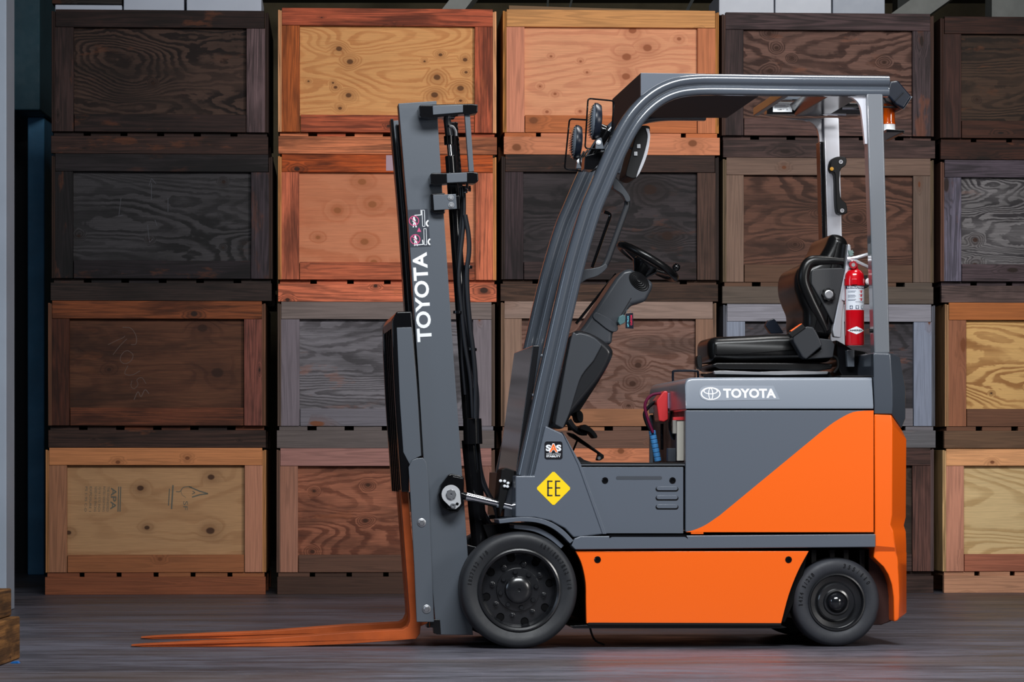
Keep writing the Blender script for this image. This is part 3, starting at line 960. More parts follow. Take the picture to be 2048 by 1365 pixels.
prism('counterweight_inside', [(1742, 1100), (1752, 1100), (1770, 1130), (1788, 1170), (1790, 1244), (1768, 1252), (1742, 1252)], 0.10, 0.9, plain('inside_shade_orange', (48, 14, 6), .6), at=.05, bevel=.004)  # counterweight's inner side, orange darkened to hold its shade

# fenders
fo = sm([(997, 1040), (1040, 1035), (1075, 1037), (1104, 1046), (1128, 1062), (1147, 1082)], 4)
fi = sm([(1140, 1088), (1122, 1070), (1100, 1055), (1073, 1046), (1040, 1044), (999, 1048)], 4)
prism('fender', fo + fi, -0.012, 0.20, GREY, at=-.01, bevel=.002)
prism('fender', fo + fi, .8, 1.012, GREY, at=-.01, bevel=.002)
f2 = sm([(1028, 1050), (1070, 1054), (1103, 1070), (1128, 1092)], 4) + sm([(1122, 1098), (1099, 1079), (1068, 1064), (1028, 1058)], 4)
prism('fender_stay', f2, .02, .2, GREY, at=.02, bevel=.002)

# ---------------------------------------------------------------- wheels
def wheel(cx, cy, r, v, kind, name):
    """v: outer face depth; facing -v when near, +v when far"""
    sgn = 1 if v < 0.5 else -1
    c = P(cx, cy, 0.0)
    c = Vector((c.x, v, c.z))
    if sgn < 0:
        c.y = v
    ax = (0, sgn, 0)
    m = lambda q: T.m(q, 0)
    R = m(r)
    c.z = R + 0.0005
    wd = 0.165 if kind == 'front' else 0.115
    if kind == 'front':
        rim = MB().lathe([(m(84), .09), (m(84), .014), (m(83), -.001), (m(80), -.003), (m(76), .002), (m(75), .02), (m(73), .050), (m(70), .058), (m(44), .054), (m(43), .046), (m(30), .044), (m(1), .044)], c, ax, 64)
        # back plate
        o = obj(name, rim, RIM, truck, sharp=28)
        ty = [(m(83.5), .006), (m(88), .001), (m(95), -.002), (m(99), -.006), (m(108), -.006), (R - m(3.2), .002), (R, .014), (R, wd - .012), (R - m(3), wd), (m(84), wd - .01), (m(80), .08)]
        obj('tyre', MB().lathe(ty, c, ax, 96, close=True), RUBBER, o, sharp=45)
        for k in range(8):
            hole = MB()
            a = math.radians(12 + 45 * k)
            q = c + Vector((math.cos(a) * m(65), sgn * .0545, math.sin(a) * m(65)))
            hole.lathe([(m(8), .004), (m(8), .0), (m(7.4), -.0015), (m(7.2), .001)], q, ax, 18)
            obj('hand_hole', hole, SOOT, o, sharp=40)
        for k in range(8):
            a = math.radians(33 + 45 * k)
            q = c + Vector((math.cos(a) * m(53), sgn * .055, math.sin(a) * m(53)))
            obj('wheel_nut', MB().lathe([(m(6), 0), (m(6), -.002), (m(4.6), -.003), (m(4.6), -.011), (m(3), -.011), (m(2.4), -.016), (m(1.5), -.017)], q, ax, 6), RIM, o, sharp=30)
        for k in range(8):
            a = math.radians(10 + 45 * k)
            q = c + Vector((math.cos(a) * m(36.5), sgn * .044, math.sin(a) * m(36.5)))
            obj('hub_bolt', MB().lathe([(m(5.2), 0), (m(5.2), -.007), (m(4.2), -.009)], q, ax, 6), RIM, o, sharp=30)
        obj('hub_cap', MB().lathe([(m(28), .046), (m(27.5), .030), (m(26), .021), (m(22), .015), (m(16), .012), (m(9), .010), (m(3.4), .010), (m(2.6), .014), (m(.5), .014)], c, ax, 48), RIM, o, sharp=28)
        return o, c
    rim = MB().lathe([(m(58.5), .06), (m(58.5), .012), (m(58), -.001), (m(55), -.002), (m(53), .004), (m(52), .022), (m(40), .026), (m(38.5), .012), (m(36), .008), (m(27), .010), (m(25.5), .004), (m(22), .002), (m(20), .010), (m(1), .012)], c, ax, 64)
    o = obj(name, rim, RIM, truck, sharp=28)
    ty = [(m(58), .006), (m(61), .002), (m(66), -.004), (m(76), -.006), (m(83), -.002), (m(87), .006), (R, .022), (R, wd - .02), (R - m(4), wd), (m(58), wd - .01), (m(54), .06)]
    obj('tyre', MB().lathe(ty, c, ax, 96, close=True), RUBBER2, o, sharp=45)
    obj('hub_cap', MB().lathe([(m(19.5), .012), (m(18.6), .002), (m(16), -.008), (m(12), -.015), (m(7), -.020), (m(1), -.022)], c, ax, 40), plain('hub_cap_gloss', (22, 24, 28), .16, coat=.6), o, sharp=28)
    return o, c


def arc_text(body, c, r, a_mid, h, v, mat, parent, span=None, raise_=.002):
    """letters set round a wheel, tops outward; a_mid in degrees from +u"""
    n = len(body)
    mb = MB()
    step_ = span / n if span else h * .8 / r
    for i, ch in enumerate(body):
        if ch == ' ':
            continue
        a = math.radians(a_mid) + step_ * ((n - 1) / 2 - i)
        q = (c.x + r * math.cos(a), c.z + r * math.sin(a))
        sub = MB()
        text_uz(sub, ch, (0, 0), h * .55 * (.5 if ch in '1/' else 1), h, 0, 0, .02)
        ang = a - math.pi / 2
        vs = [(q[0] + x * math.cos(ang) - z * math.sin(ang), v, q[1] + x * math.sin(ang) + z * math.cos(ang)) for x, _, z in sub.v]
        mb.add(vs, sub.f)
    return flat('tyre_lettering', mb, mat, parent)


fw, fwc = wheel(1039, 1182, 117, 0.004, 'front', 'drive_wheel')
wheel(1039, 1182, 117, W_ - 0.004, 'front', 'drive_wheel')
rw, rwc = wheel(1676, 1209.5, 90, 0.022, 'rear', 'steer_wheel')
wheel(1676, 1209.5, 90, W_ - 0.022, 'rear', 'steer_wheel')
EMB = plain('moulded_rubber', (20, 21, 24), .7, spec=.15)
arc_text('355/110', rwc, T.m(75), 55, T.m(8.5), rwc.y - .0068, EMB, rw, span=.95)
arc_text('14X4 1/2X8', rwc, T.m(75), 158, T.m(8.5), rwc.y - .0068, EMB, rw, span=1.0)
arc_text('A&W/18X7-12 1/8', fwc, T.m(101), 33, T.m(8), fwc.y - .0068, EMB, fw, span=1.15)
arc_text('18X7X12 1/8', fwc, T.m(101), 152, T.m(8), fwc.y - .0068, EMB, fw, span=.8)

# ---------------------------------------------------------------- overhead guard
rail_c = [(1054, 954), (1072, 872), (1091, 785), (1104, 728), (1124, 640), (1150, 530), (1180, 428), (1200, 378), (1234, 300), (1263, 246), (1291, 212), (1322, 188), (1356, 174), (1396, 168.5), (1450, 168), (1560, 169.5), (1779, 171.5)]
rp = [tuple(q) for q in rotated_smooth(pp(rail_c, 0.03), 5)]
def rail_prof(v0, side=1, w=.0405):
    # n to the left of travel = outer (front/top) side
    pts = [(w, .055), (w, .024)]
    for k in range(7):
        a = math.radians(8 + 150 * k / 6)
        pts.append((.0185 + .021 * math.cos(a), .021 - .021 * math.sin(a)))
    pts += [(-.0035, .0165), (-.007, .0165)]
    for k in range(6):
        a = math.radians(150 - 145 * k / 5 + 0)
        pts.append((-.0235 - .0165 * math.cos(a) * -1 * -1 if False else -.0235 + .0165 * math.cos(math.radians(15 + 150 * k / 5)), .020 - .0125 * math.sin(math.radians(15 + 150 * k / 5))))
    pts += [(-w, .026), (-w, .055)]
    return [(n, v0 + d * side) for n, d in pts]
guard = obj('overhead_guard_rail', MB().sweep(rp, rail_prof(.02)), RAILG, truck, bevel=.002, sharp=50)
i_end = max(i for i, q in enumerate(rp) if q[0] < P(1530, 170, .03).x)
obj('overhead_guard_rail', MB().sweep(rp[:i_end], rail_prof(.90, 1)), RAILG, truck, bevel=.002, sharp=50)
# header plate across the front of the roof
hp = pp([(1281, 146), (1296, 146), (1420, 148), (1526, 153), (1526, 186), (1350, 186), (1300, 206), (1281, 232)], .06)
HDK = plain('header_shade_grey', (34, 40, 48), .5, spec=.2)  # body grey darkened; shade of front and underside put into the colour
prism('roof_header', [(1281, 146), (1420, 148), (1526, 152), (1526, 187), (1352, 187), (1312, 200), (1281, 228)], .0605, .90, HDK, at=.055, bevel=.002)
prism('header_side', [(1281, 146), (1420, 148), (1526, 152), (1526, 187), (1352, 187), (1312, 200), (1281, 228)], .050, .060, GREY, at=.055, bevel=.002)
prism('roof_bar', [(1526, 153), (1735, 156), (1735, 172), (1526, 168)], .10, .13, RAILG, at=.08, bevel=.002)
prism('roof_bar', [(1526, 153), (1735, 156), (1735, 172), (1526, 168)], .17, .20, RAILG, at=.08, bevel=.002)
# rear roof tray: far longitudinal plate with the capacity label, cross plate
tray = prism('roof_tray', [(1534, 203), (1732, 206), (1732, 228), (1534, 228)], .86, .92, BLACK, at=.86, bevel=.003)
flat('capacity_label', MB().prism(pp([(1546, 204.5), (1584, 204.5), (1584, 224), (1546, 224)], .858), .858, .859), WHITE, tray, 'white printed label')
tl = MB()
for k, (wd_, hh) in enumerate(((30, 1.0), (22, 1.0), (28, 1.0), (26, 1.0))):
    y = 207.5 + k * 2.6
    tl.prism(pp([(1549, y), (1549 + wd_, y), (1549 + wd_, y + hh), (1549, y + hh)], .857), .8573, .8578)
q = P(1566, 219.5, .857)
text_uz(tl, 'H,888 TT  -UL', (q.x, q.z), T.m(22, .85), T.m(3, .85), .8572, 0, .03)
flat('label_lettering', tl, DKPRINT, tray)
prism('roof_cross_plate', [(1655, 160), (1735, 160), (1735, 186), (1668, 186)], .10, .86, BLACK, at=.06, bevel=.003)
prism('roof_cross_bar', [(1578, 168), (1590, 168), (1590, 185), (1578, 185)], .10, .86, BLACK, at=.06, bevel=.003)
prism('roof_edge', [(1536, 196), (1700, 199), (1700, 203), (1536, 202)], .80, .86, RAILG, at=.86, bevel=.001)
# rear pillars and gussets
pil = [(1733, 186), (1766, 186), (1773, 440), (1780, 707), (1749, 707), (1741, 440)]
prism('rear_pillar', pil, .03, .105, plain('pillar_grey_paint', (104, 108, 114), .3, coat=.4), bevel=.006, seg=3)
farp = prism('rear_pillar', pil, W_ - .12, W_ - .045, PALEGLARE, at=.03, bevel=.006, seg=3, label='far rear pillar with glare painted in as pale grey')
gus = sm([(1654, 188), (1690, 191), (1710, 199), (1721, 215), (1726, 250), (1730, 288)], 4) + [(1736, 288), (1734, 187)]
prism('gusset', gus, .05, .075, PALEGLARE, at=.05, bevel=.003)
prism('gusset', gus, W_ - .1, W_ - .075, PALEGLARE, at=.05, bevel=.003)
prism('pillar_channel', [(1724, 238), (1733, 238), (1744, 700), (1736, 700)], W_ - .13, W_ - .05, BLACK, at=.03, bevel=.002)
obj('roof_pipe', MB().tube([P(1640, 227, .8), P(1692, 229, .8)], .006, 8), CHROME, truck)
obj('roof_pipe', MB().tube([P(1684, 216, .6), P(1732, 216, .6)], .008, 8), CHROME, truck)
# grab handle on the far pillar
gh = MB().prism(pp(sm([(1663, 318), (1687, 316), (1688, 332), (1676, 345), (1677, 395), (1688, 408), (1691, 424), (1688, 429), (1673, 428), (1669, 405), (1667, 352), (1660, 346), (1657, 336)], 3, True), .84), .80, .86)
gr = obj('grab_handle', gh, MATT, truck, bevel=.004, seg=3, label='black rear grab handle')
for x, y in ((1681.5, 324), (1684, 421.5)):
    obj('ring_bolt', MB().lathe([(T.m(4.4), 0), (T.m(4.4), -.003), (T.m(3.2), -.003), (T.m(3.0), .0), (T.m(.5), .0)], P(x, y, .797), n=18), SILVER, gr)
obj('horn_button', MB().lathe([(T.m(4.2), 0), (T.m(4), -.003), (T.m(.5), -.004)], P(1663.5, 338, .797), n=18), plain('amber_button', (196, 140, 20), .4), gr)
# beacon and rear work lamp
ba = P(1778, 263, .35)
br = prism('lamp_bracket', [(1762, 264), (1799, 266), (1797, 273), (1793, 270), (1762, 270)], .2, .5, BLACK, at=.3, bevel=.002)
m35 = lambda q: T.m(q, .35)
bl = obj('beacon', MB().lathe([(m35(13.5), 0), (m35(13.5), .006), (m35(12.5), .007), (m35(12.5), m35(14) )], ba, (0, 0, 1), 28), WHITE, truck, label='amber flashing beacon')
obj('beacon_lens', MB().lathe([(m35(12.5), m35(14)), (m35(13.2), m35(15)), (m35(13.2), m35(18)), (m35(12), m35(19)), (m35(11.5), m35(44)), (m35(12.6), m35(45)), (m35(12.4), m35(47)), (m35(11), m35(49)), (m35(10.5), m35(56)), (m35(8), m35(59)), (m35(1), m35(60))], ba, (0, 0, 1), 32), AMBER, bl, sharp=25)
tb = MB()
for k in range(3):
    tb.prism(pp([(1777, 254 + k * 3.4), (1785, 254 + k * 3.4), (1785, 255.2 + k * 3.4), (1777, 255.2 + k * 3.4)], .35), .3195, .32)
lamp = [(1780, 163), (1796, 160.5), (1824, 193), (1808, 218), (1792, 210), (1773, 190), (1778, 170)]
rl = prism('rear_work_lamp', lamp, .22, .44, NAVY, at=.22, bevel=.008, seg=3)
obj('lamp_rib', MB().obox(P(1797, 194, .215), (P(1807, 184, .215) - P(1787, 204, .215)) / 2, (0, .004, 0), (0.0012, 0, 0.0012)), NAVY, rl)
obj('lamp_glass', MB().prism(pp([(1822, 192), (1826, 193), (1808, 219), (1805, 217)], .23), .235, .425), LENS, rl, bevel=.002)
obj('lamp_clamp', MB().tube([P(1765, 191, .25), P(1772, 203, .25), P(1800, 216, .25)], .004, 8).tube([P(1764, 214, .25), P(1800, 214.5, .25)], .004, 8), MATT, rl)

# ---------------------------------------------------------------- mast
VM = .19          # near face of the mast
VF = W_ - .19
chan = [(797, 207), (873, 202), (887, 420), (909, 740), (921, 900), (935, 1100), (946, 1271), (873, 1270), (858, 1100), (836, 740), (815, 420)]
front = [(797, 207), (803, 207), (821, 420), (842, 740), (864, 1100), (879, 1270), (873, 1270), (858, 1100), (836, 740), (815, 420)]
back = [(866, 202.5), (873, 202), (887, 420), (909, 740), (935, 1100), (946, 1271), (939, 1271), (928, 1100), (902, 740), (880, 420)]


def channel(v0, s, name='mast_channel', dx=0, dy=0, mat=None, label=None):
    f = lambda q: [(a + dx, b + dy) for a, b in q]
    mb = MB()
    a, b = sorted((v0, v0 + s * .014)); mb.prism(pp(f(chan), VM), a, b)
    o = obj(name, mb, mat or MASTG, truck, bevel=.002, label=label)
    a, b = sorted((v0 + s * .0141, v0 + s * .09))
    obj('channel_flange', MB().prism(pp(f(front), VM), a, b), BLACK, o, bevel=.002)
    obj('channel_flange', MB().prism(pp(f(back), VM), a, b), BLACK, o, bevel=.002)
    return o


mast = channel(VM, 1, label='near outer mast channel with white lettering')
channel(VF, -1)
inner = [(806, 222), (862, 218), (876, 420), (898, 740), (934, 1255), (882, 1255), (845, 740), (824, 420)]
prism('inner_mast_channel', inner, VM + .095, VM + .15, BLACK, at=VM, bevel=.003)
prism('inner_mast_channel', inner, VF - .15, VF - .095, BLACK, at=VM, bevel=.003)
prism('mast_crossbar', [(812, 216), (866, 213), (868, 250), (814, 253)], VM + .16, VF - .16, BLACK, at=VM, bevel=.004)
prism('mast_crossbar', [(868, 1180), (934, 1176), (938, 1240), (872, 1244)], VM + .02, VF - .02, BLACK, at=VM, bevel=.004)
prism('mast_crossbar', [(846, 640), (898, 636), (902, 690), (850, 694)], VM + .16, VF - .16, BLACK, at=VM, bevel=.004)
# lettering on the mast: strokes built along the channel (reads upwards)
LT = MB()
mA, mB = P(847.5, 684, VM), P(836.5, 505, VM)


def mast_text(body, pa, pb, wpx):
    """word runs from pa (start) to pb (end), letter tops towards the left"""
    a, b = P(*pa, VM - .0012), P(*pb, VM - .0012)
    c = (a + b) / 2
    d = b - a
    text_uz(LT, body, (c.x, c.z), d.length, T.m(wpx, VM), VM - .0012, math.degrees(math.atan2(d.z, d.x)), 0.028)


mast_text('TOYOTA', (849.5, 684), (839, 505), 29.5)
flat('mast_lettering', LT, WHITE, mast, 'white capital lettering running up the mast')
# warning sticker
sk = flat('warning_sticker', MB().prism(pp([(815, 420), (855, 418), (861, 493), (820, 495)], VM - .001), VM - .001, VM - .0006), plain('sticker_grey', (58, 62, 70), .3), mast)


def ring2(mb, cx, cy, r0, r1, v, n=24, a0=0, a1=360):
    pts0, pts1 = [], []
    for k in range(n + 1):
        a = math.radians(a0 + (a1 - a0) * k / n)
        pts0.append((cx + r0 * math.cos(a), cy - r0 * math.sin(a)))
        pts1.append((cx + r1 * math.cos(a), cy - r1 * math.sin(a)))
    q0, q1 = pp(pts0, v), pp(pts1, v)
    for k in range(n):
        mb.add([(q0[k][0], v, q0[k][1]), (q1[k][0], v, q1[k][1]), (q1[k + 1][0], v, q1[k + 1][1]), (q0[k + 1][0], v, q0[k + 1][1])], [(0, 1, 2, 3)])


def line2(mb, a, b, w, v):
    dx, dy = b[0] - a[0], b[1] - a[1]
    l = math.hypot(dx, dy)
    nx, ny = -dy / l * w / 2, dx / l * w / 2
    q = pp([(a[0] + nx, a[1] + ny), (b[0] + nx, b[1] + ny), (b[0] - nx, b[1] - ny), (a[0] - nx, a[1] - ny)], v)
    mb.add([(x, v, z) for x, z in q], [(0, 1, 2, 3)])


wh, pk = MB(), MB()
vs_ = VM - .0014
for cx, cy, top in ((828, 442, True), (830.5, 479, False)):
    ring2(pk, cx, cy, 8.6, 10.2, vs_ - .0004)
    line2(pk, (cx - 6.5, cy - 6.5), (cx + 6.5, cy + 6.5), 1.6, vs_ - .0004)
    ring2(wh, cx, cy - 6.2, 0.0, 1.9, vs_, 10)
    line2(wh, (cx, cy - 5), (cx + 1, cy + 3), 4, vs_)
    line2(wh, (cx - 3, cy + 1), (cx + 3.5, cy - 1.5), 2, vs_)
    line2(wh, (cx, cy + 2), (cx - 1.5, cy + 13), 2.2, vs_)
    line2(wh, (cx + 1.5, cy + 2), (cx + 4.5, cy + 13), 2.2, vs_)
for bx, by, ya, yb in ((846.5, 437, 420.5, 453), (850, 474, 457.5, 490)):
    for a, b in (((bx - 2.4, ya), (bx + 2.4, ya)), ((bx + 2.4, ya), (bx + 3.4, yb)), ((bx + 3.4, yb), (bx - 1.4, yb)), ((bx - 1.4, yb), (bx - 2.4, ya))):
        line2(wh, a, b, .9, vs_)
    ring2(wh, bx + 12.5, by + 10, 4.5, 7.5, vs_, 10, 110, 250)
line2(wh, (842, 420), (842.5, 430), 1.8, vs_); line2(wh, (843, 430), (829, 431), 1.5, vs_)
line2(wh, (845, 480), (846.5, 489), 1.8, vs_); line2(wh, (847, 489), (829, 490.5), 1.5, vs_)
pk.prism(pp([(834, 464), (838, 455), (842.5, 464)], vs_), vs_, vs_ + .0001)
flat('sticker_pictogram', wh, WHITE, sk)
flat('sticker_pictogram', pk, PINK, sk)

# top brackets
prism('mast_bracket', [(838, 213), (841, 210), (863, 210), (866, 209), (943, 207.5), (956, 209), (955.5, 225), (940, 229), (925, 228), (863, 236), (842, 234), (839, 230)], .11, .185, BLACK, bevel=.004, seg=3)
prism('bracket_face', [(865, 212), (926, 209.5), (926, 225), (866, 230)], .1075, .112, MASTG, at=.11, bevel=.002)
prism('mast_bracket', [(860, 350), (864, 346), (890, 346), (945, 343.5), (956.5, 346), (957, 362), (949, 367), (896, 367), (872, 370), (861, 367)], .11, .185, BLACK, bevel=.004, seg=3)
prism('bracket_face', [(893, 347), (934, 345), (934, 364), (894, 366)], .1075, .112, MASTG, at=.11, bevel=.002)
cl = prism('cylinder_clamp', [(860, 392), (864, 387), (890, 386), (890, 427), (868, 426), (861, 420)], .155, .188, BLACK, bevel=.004)
cf = prism('clamp_plate', [(866, 390), (912, 388), (914, 418), (868, 421)], .148, .157, MASTG, bevel=.002)
bolt(901.5, 395.5, .148, 6.2, cf); bolt(902.5, 410.5, .148, 6.2, cf)
prism('clamp_back', [(910, 392), (919, 391), (920, 418), (912, 419)], .16, .19, BLACK, bevel=.002)
prism('guard_bar', [(929.5, 229), (940, 228), (948, 343), (938, 344)], .125, .16, MASTG, bevel=.002)
prism('guard_plate', [(912, 226), (928, 226), (944, 420), (932, 420)], .62, .66, BLACK, at=.3, bevel=.002)
prism('rod_cap', [(886, 230), (910, 229), (910, 236), (886, 237)], .23, .30, CHROME, at=.24, bevel=.002)
# lift cylinder
VC = .27


def cyl(name, pa, pb, w0, w1, mat, v=VC, n=28, parent=truck, label=None):
    a, b = P(*pa, v), P(*pb, v)
    return obj(name, MB().tube([a, b], [T.m(w0 / 2, v), T.m(w1 / 2, v)], n), mat, parent, bevel=.0015, label=label)


cyl('rod_head', (894, 238), (898, 272), 15, 15, MASTG)
cyl('gland', (898, 272), (899, 290), 21, 21, BLACK)
cyl('lift_rod', (899, 288), (901, 313), 11, 11, CHROME)
cyl('lift_cylinder', (901, 312), (938, 838), 22, 25, BLACK, label='black upper lift cylinder')
cyl('lift_cylinder', (940, 880), (961, 1098), 34, 34, BLACK, label='thick lower lift cylinder')
cyl('cylinder_collar', (944.5, 838), (946, 889), 37, 38, BLACK, v=.24)
prism('cylinder_foot', [(926, 1094), (936, 1090), (960, 1096), (960, 1118), (926, 1112)], .22, .32, BLACK, at=.24, bevel=.004)
# hose bend and chain
obj('hose_bend', MB().tube(rotated_smooth([P(899, 252, .25), P(906, 254, .25), P(911, 262, .25), P(912, 272, .25)], 5), T.m(2.6), 10), WHITE, truck, label='short white hose bend')
for k in range(9):
    y = 248 + k * 10.5
    x = 911 + k * .75
    c = P(x + 1.5, y, .33)
    q = MB().lathe([(T.m(3.4), 0), (T.m(3.4), -.006), (T.m(2.6), -.008)], c, n=14)
    obj('chain_roller', q, BLACK, truck)
    d = MB().prism(pp([(x - 1.6, y), (x + 2.2, y), (x + 4.2, y + 10), (x + .6, y + 10)], .33), .322, .326)
    obj('chain_link', d, BLACK, truck, bevel=.001)
# hoses
def hose(pts, w, v, mat=HOSE, name='hydraulic_hose', label=None):
    return obj(name, MB().tube(rotated_smooth([P(a, b, v + (c[0] if c else 0)) for a, b, *c in pts], 5), T.m(w / 2, v), 10), mat, truck, label=label)


hose([(927, 372), (928, 400), (927, 450), (921, 510), (918, 560), (923, 620), (930, 690), (941, 760), (946, 836)], 8, .20)
hose([(922, 372), (923, 420), (919, 480), (916, 520), (917, 600), (922, 660), (924, 720), (930, 790)], 6.5, .225)
hose([(930, 430), (937, 470), (938, 505), (934, 540), (935, 590), (941, 660), (946, 700), (951, 760), (951, 838)], 9.5, .19)
hose([(932, 532), (928, 565), (927, 600), (931, 640), (938, 680), (945, 720), (954, 790), (954, 838)], 9, .215)
hose([(952, 888), (958, 930), (964, 965), (976, 990), (990, 1015), (998, 1050)], 9, .26)
hose([(956, 888), (962, 940), (972, 975), (985, 1000), (1000, 1020)], 7, .30)
hose([(951, 960), (958, 1000), (972, 1035), (990, 1062)], 9, .42)
for x, y in ((936, 534), (945, 699), (916, 625)):
    a = P(x, y, .19)
    obj('hose_tie', MB().lathe([(T.m(8.5), -.006), (T.m(9.3), -.004), (T.m(9.3), .004), (T.m(8.5), .006)], a + Vector((0, .012, 0)), (0.07, 0, 1), 16), BLACK, truck)
for k, (x, y) in enumerate(((934, 374), (939, 379), (932, 382), (921, 371))):
    obj('hose_fitting', MB().lathe([(T.m(3.6), -.008), (T.m(3.6), .004), (T.m(2.4), .008), (T.m(2.4), .014)], P(x, y, .17), (.1, 0, 1), 6), CHROME, truck)

# tilt bracket, pin plate, rod
tb_ = prism('tilt_bracket', [(876, 990), (880, 972), (897, 950), (903, 948), (920, 952), (927, 955), (928, 968), (926, 1010), (915, 1025), (900, 1026), (884, 1018), (880, 1008)], .14, .195, BLACK, at=.15, bevel=.005, seg=3)
prism('bracket_ear', [(893, 968), (905, 953), (926, 957), (925, 975), (915, 1020), (893, 1019)], .125, .141, BLACK, at=.14, bevel=.003)
tp = []
for k in range(15):
    a = math.radians(20 + 200 * k / 14)
    tp.append((902 + 19 * math.cos(a), 989.5 - 19 * math.sin(a)))
for k in range(7):
    a = math.radians(215 + 80 * k / 6)
    tp.append((908.5 + 9 * math.cos(a), 1010 - 9 * math.sin(a)))
tp += [(919, 1013), (922, 1008)]
ppl = prism('pin_plate', tp, .117, .1245, PINPL, at=.12, bevel=.001, label='bright zinc pin retainer plate')
obj('pin', MB().lathe([(T.m(10.5), 0), (T.m(10.5), -.006), (T.m(9.5), -.008), (T.m(2.4), -.008), (T.m(2.2), -.002)], P(902, 989.5, .117), n=8), ZINC, ppl)
obj('bolt', MB().lathe([(T.m(6), 0), (T.m(6), -.003), (T.m(5), -.006), (T.m(2.6), -.006), (T.m(2.2), -.002)], P(906, 1012.5, .117), n=18), ZINC, ppl)
obj('pin_hole', MB().lathe([(T.m(3), .0), (T.m(3), -.0012), (T.m(.3), -.0012)], P(914.5, 1008.5, .117), n=14), SOOT, ppl)
cyl('rod_eye', (920, 989), (933, 994), 15, 15, BLACK, v=.15)
cyl('tilt_rod', (932, 993), (1034, 1017), 16.5, 16.5, CHROME, v=.15, label='chrome tilt cylinder rod')

# carriage, load backrest and bolted plate
bp_ = [(784, 642), (793, 624), (823, 623), (826, 655), (836, 780), (845, 912), (838, 917), (824, 921), (818, 935), (818, 985), (803, 985), (797, 900), (790, 800), (785, 700)]
cs = prism('carriage_side', bp_, VM - .03, VM + .02, BLACK, at=VM - .02, bevel=.006, seg=3)
prism('carriage_face', [(793, 656), (823, 655), (834, 780), (842, 912), (824, 921), (819, 930), (806, 905), (799, 800)], VM - .033, VM - .028, MASTG, at=VM - .02, bevel=.002, label='grey face of the carriage side')
prism('carriage_side', bp_, VF - .02, VF + .03, BLACK, at=VM - .02, bevel=.006)
prism('backrest_bar', [(784, 640), (793, 625), (812, 625), (812, 640), (800, 655), (785, 655)], VM + .02, VF - .02, BLACK, at=VM - .02, bevel=.004)
for k in range(5):
    v = VM + .09 + k * .118
    prism('backrest_upright', [(786, 650), (797, 650), (812, 985), (802, 985)], v, v + .012, BLACK, at=VM - .02, bevel=.002)
for ya, yb in ((985, 1025), (1190, 1228)):
    prism('fork_bar', [(818 + (ya - 985) * .062, ya), (838 + (ya - 985) * .062, ya), (840 + (yb - 985) * .062, yb), (820 + (yb - 985) * .062, yb)], VM + .03, VF - .03, BLACK, at=VM + .03, bevel=.003)
pl_ = prism('bolted_plate', [(817, 935), (824, 921), (833, 917), (846, 916), (853, 925), (857, 960), (862, 1100), (868, 1245), (833, 1245), (828, 1130), (820, 985)], VM - .045, VM - .034, MASTG, at=VM - .04, bevel=.003, label='bolted side plate of the carriage')
bolt(843, 1046, VM - .045, 8.5, pl_, ZINC); bolt(853, 1219, VM - .045, 8.5, pl_, ZINC)
prism('plate_tab', [(860, 1240), (880, 1240), (882, 1270), (868, 1268), (866, 1256), (860, 1256)], VM - .03, VM + .02, BLACK, at=VM - .03, bevel=.002)
# forks
fk = [(801, 985), (815, 985), (836, 1205), (842, 1250), (840, 1272), (832, 1283), (700, 1293), (575, 1298.3), (287, 1299.2), (262, 1298), (262, 1296), (287, 1294), (400, 1288.5), (514, 1284), (700, 1270), (806, 1264.5), (815, 1259), (820, 1248), (820, 1235)]
v0 = VM + .03
fz = pp(fk, v0)
forkm = MB()
n = len(fz)
zmin = min(z for u, z in fz)
fz = [(u, z - zmin + .001) for u, z in fz]
uh = P(287, 1290, v0).x
# taper in plan towards the tip
tip0 = P(258, 1290, v0).x


def fork(v0, name='fork', dx=0.0):
    mb = MB()
    wd = .12
    mb.prism([(u + dx, z) for u, z in fz], v0, v0 + wd)
    nv = []
    for (u, v, z) in mb.v:
        t = max(0, min(1, (P(400, 1290, .3).x + dx - u) / (P(400, 1290, .3).x - tip0)))
        c = v0 + wd / 2
        nv.append((u, c + (v - c) * (1 - .55 * t * t), z))
    mb.v = nv
    return obj(name, mb, FORKO, truck, bevel=.003, label=None)


fork(v0, dx=0)
fork(.80, dx=.025)
prism('fork_pin', [(838, 1244), (852, 1238), (858, 1240), (856, 1248), (842, 1254)], VM + .05, VM + .09, FORKO, at=VM + .03, bevel=.003)

# ---------------------------------------------------------------- decals on the body
st1 = flat('hazard_diamond', MB().prism(pp([(1107 + 35 * a, 977.5 + 35 * b) for a, b in ((0.06, -.94), (.94, -.06), (.94, .06), (.06, .94), (-.06, .94), (-.94, .06), (-.94, -.06), (-.06, -.94))], 0), -.0012, -.0006), YELLOW, cowl, 'yellow diamond sticker with two letters')
ee = MB()
for x0 in (1094.5, 1110):
    line2(ee, (x0 + 1.5, 962), (x0 + 1.5, 993), 3.2, -.0016)
    for y in (963.2, 976.5, 991.8):
        line2(ee, (x0, y), (x0 + 10.5, y), 2.8, -.0016)
flat('diamond_lettering', ee, DKPRINT, st1)
st2 = flat('stability_sticker', MB().prism(pp(rrect(1089, 883.5, 1125, 919.5, 5), 0), -.0012, -.0006), plain('sticker_black', (24, 24, 30), .3), cowl, 'square black sticker with white and orange letters')
s1, s2, s3 = MB(), MB(), MB()


def txt(mb, body, cx, cy, w, h, v, bold=.03):
    q = P(cx, cy, v)
    text_uz(mb, body, (q.x, q.z), T.m(w, v), T.m(h, v), v, 0, bold)


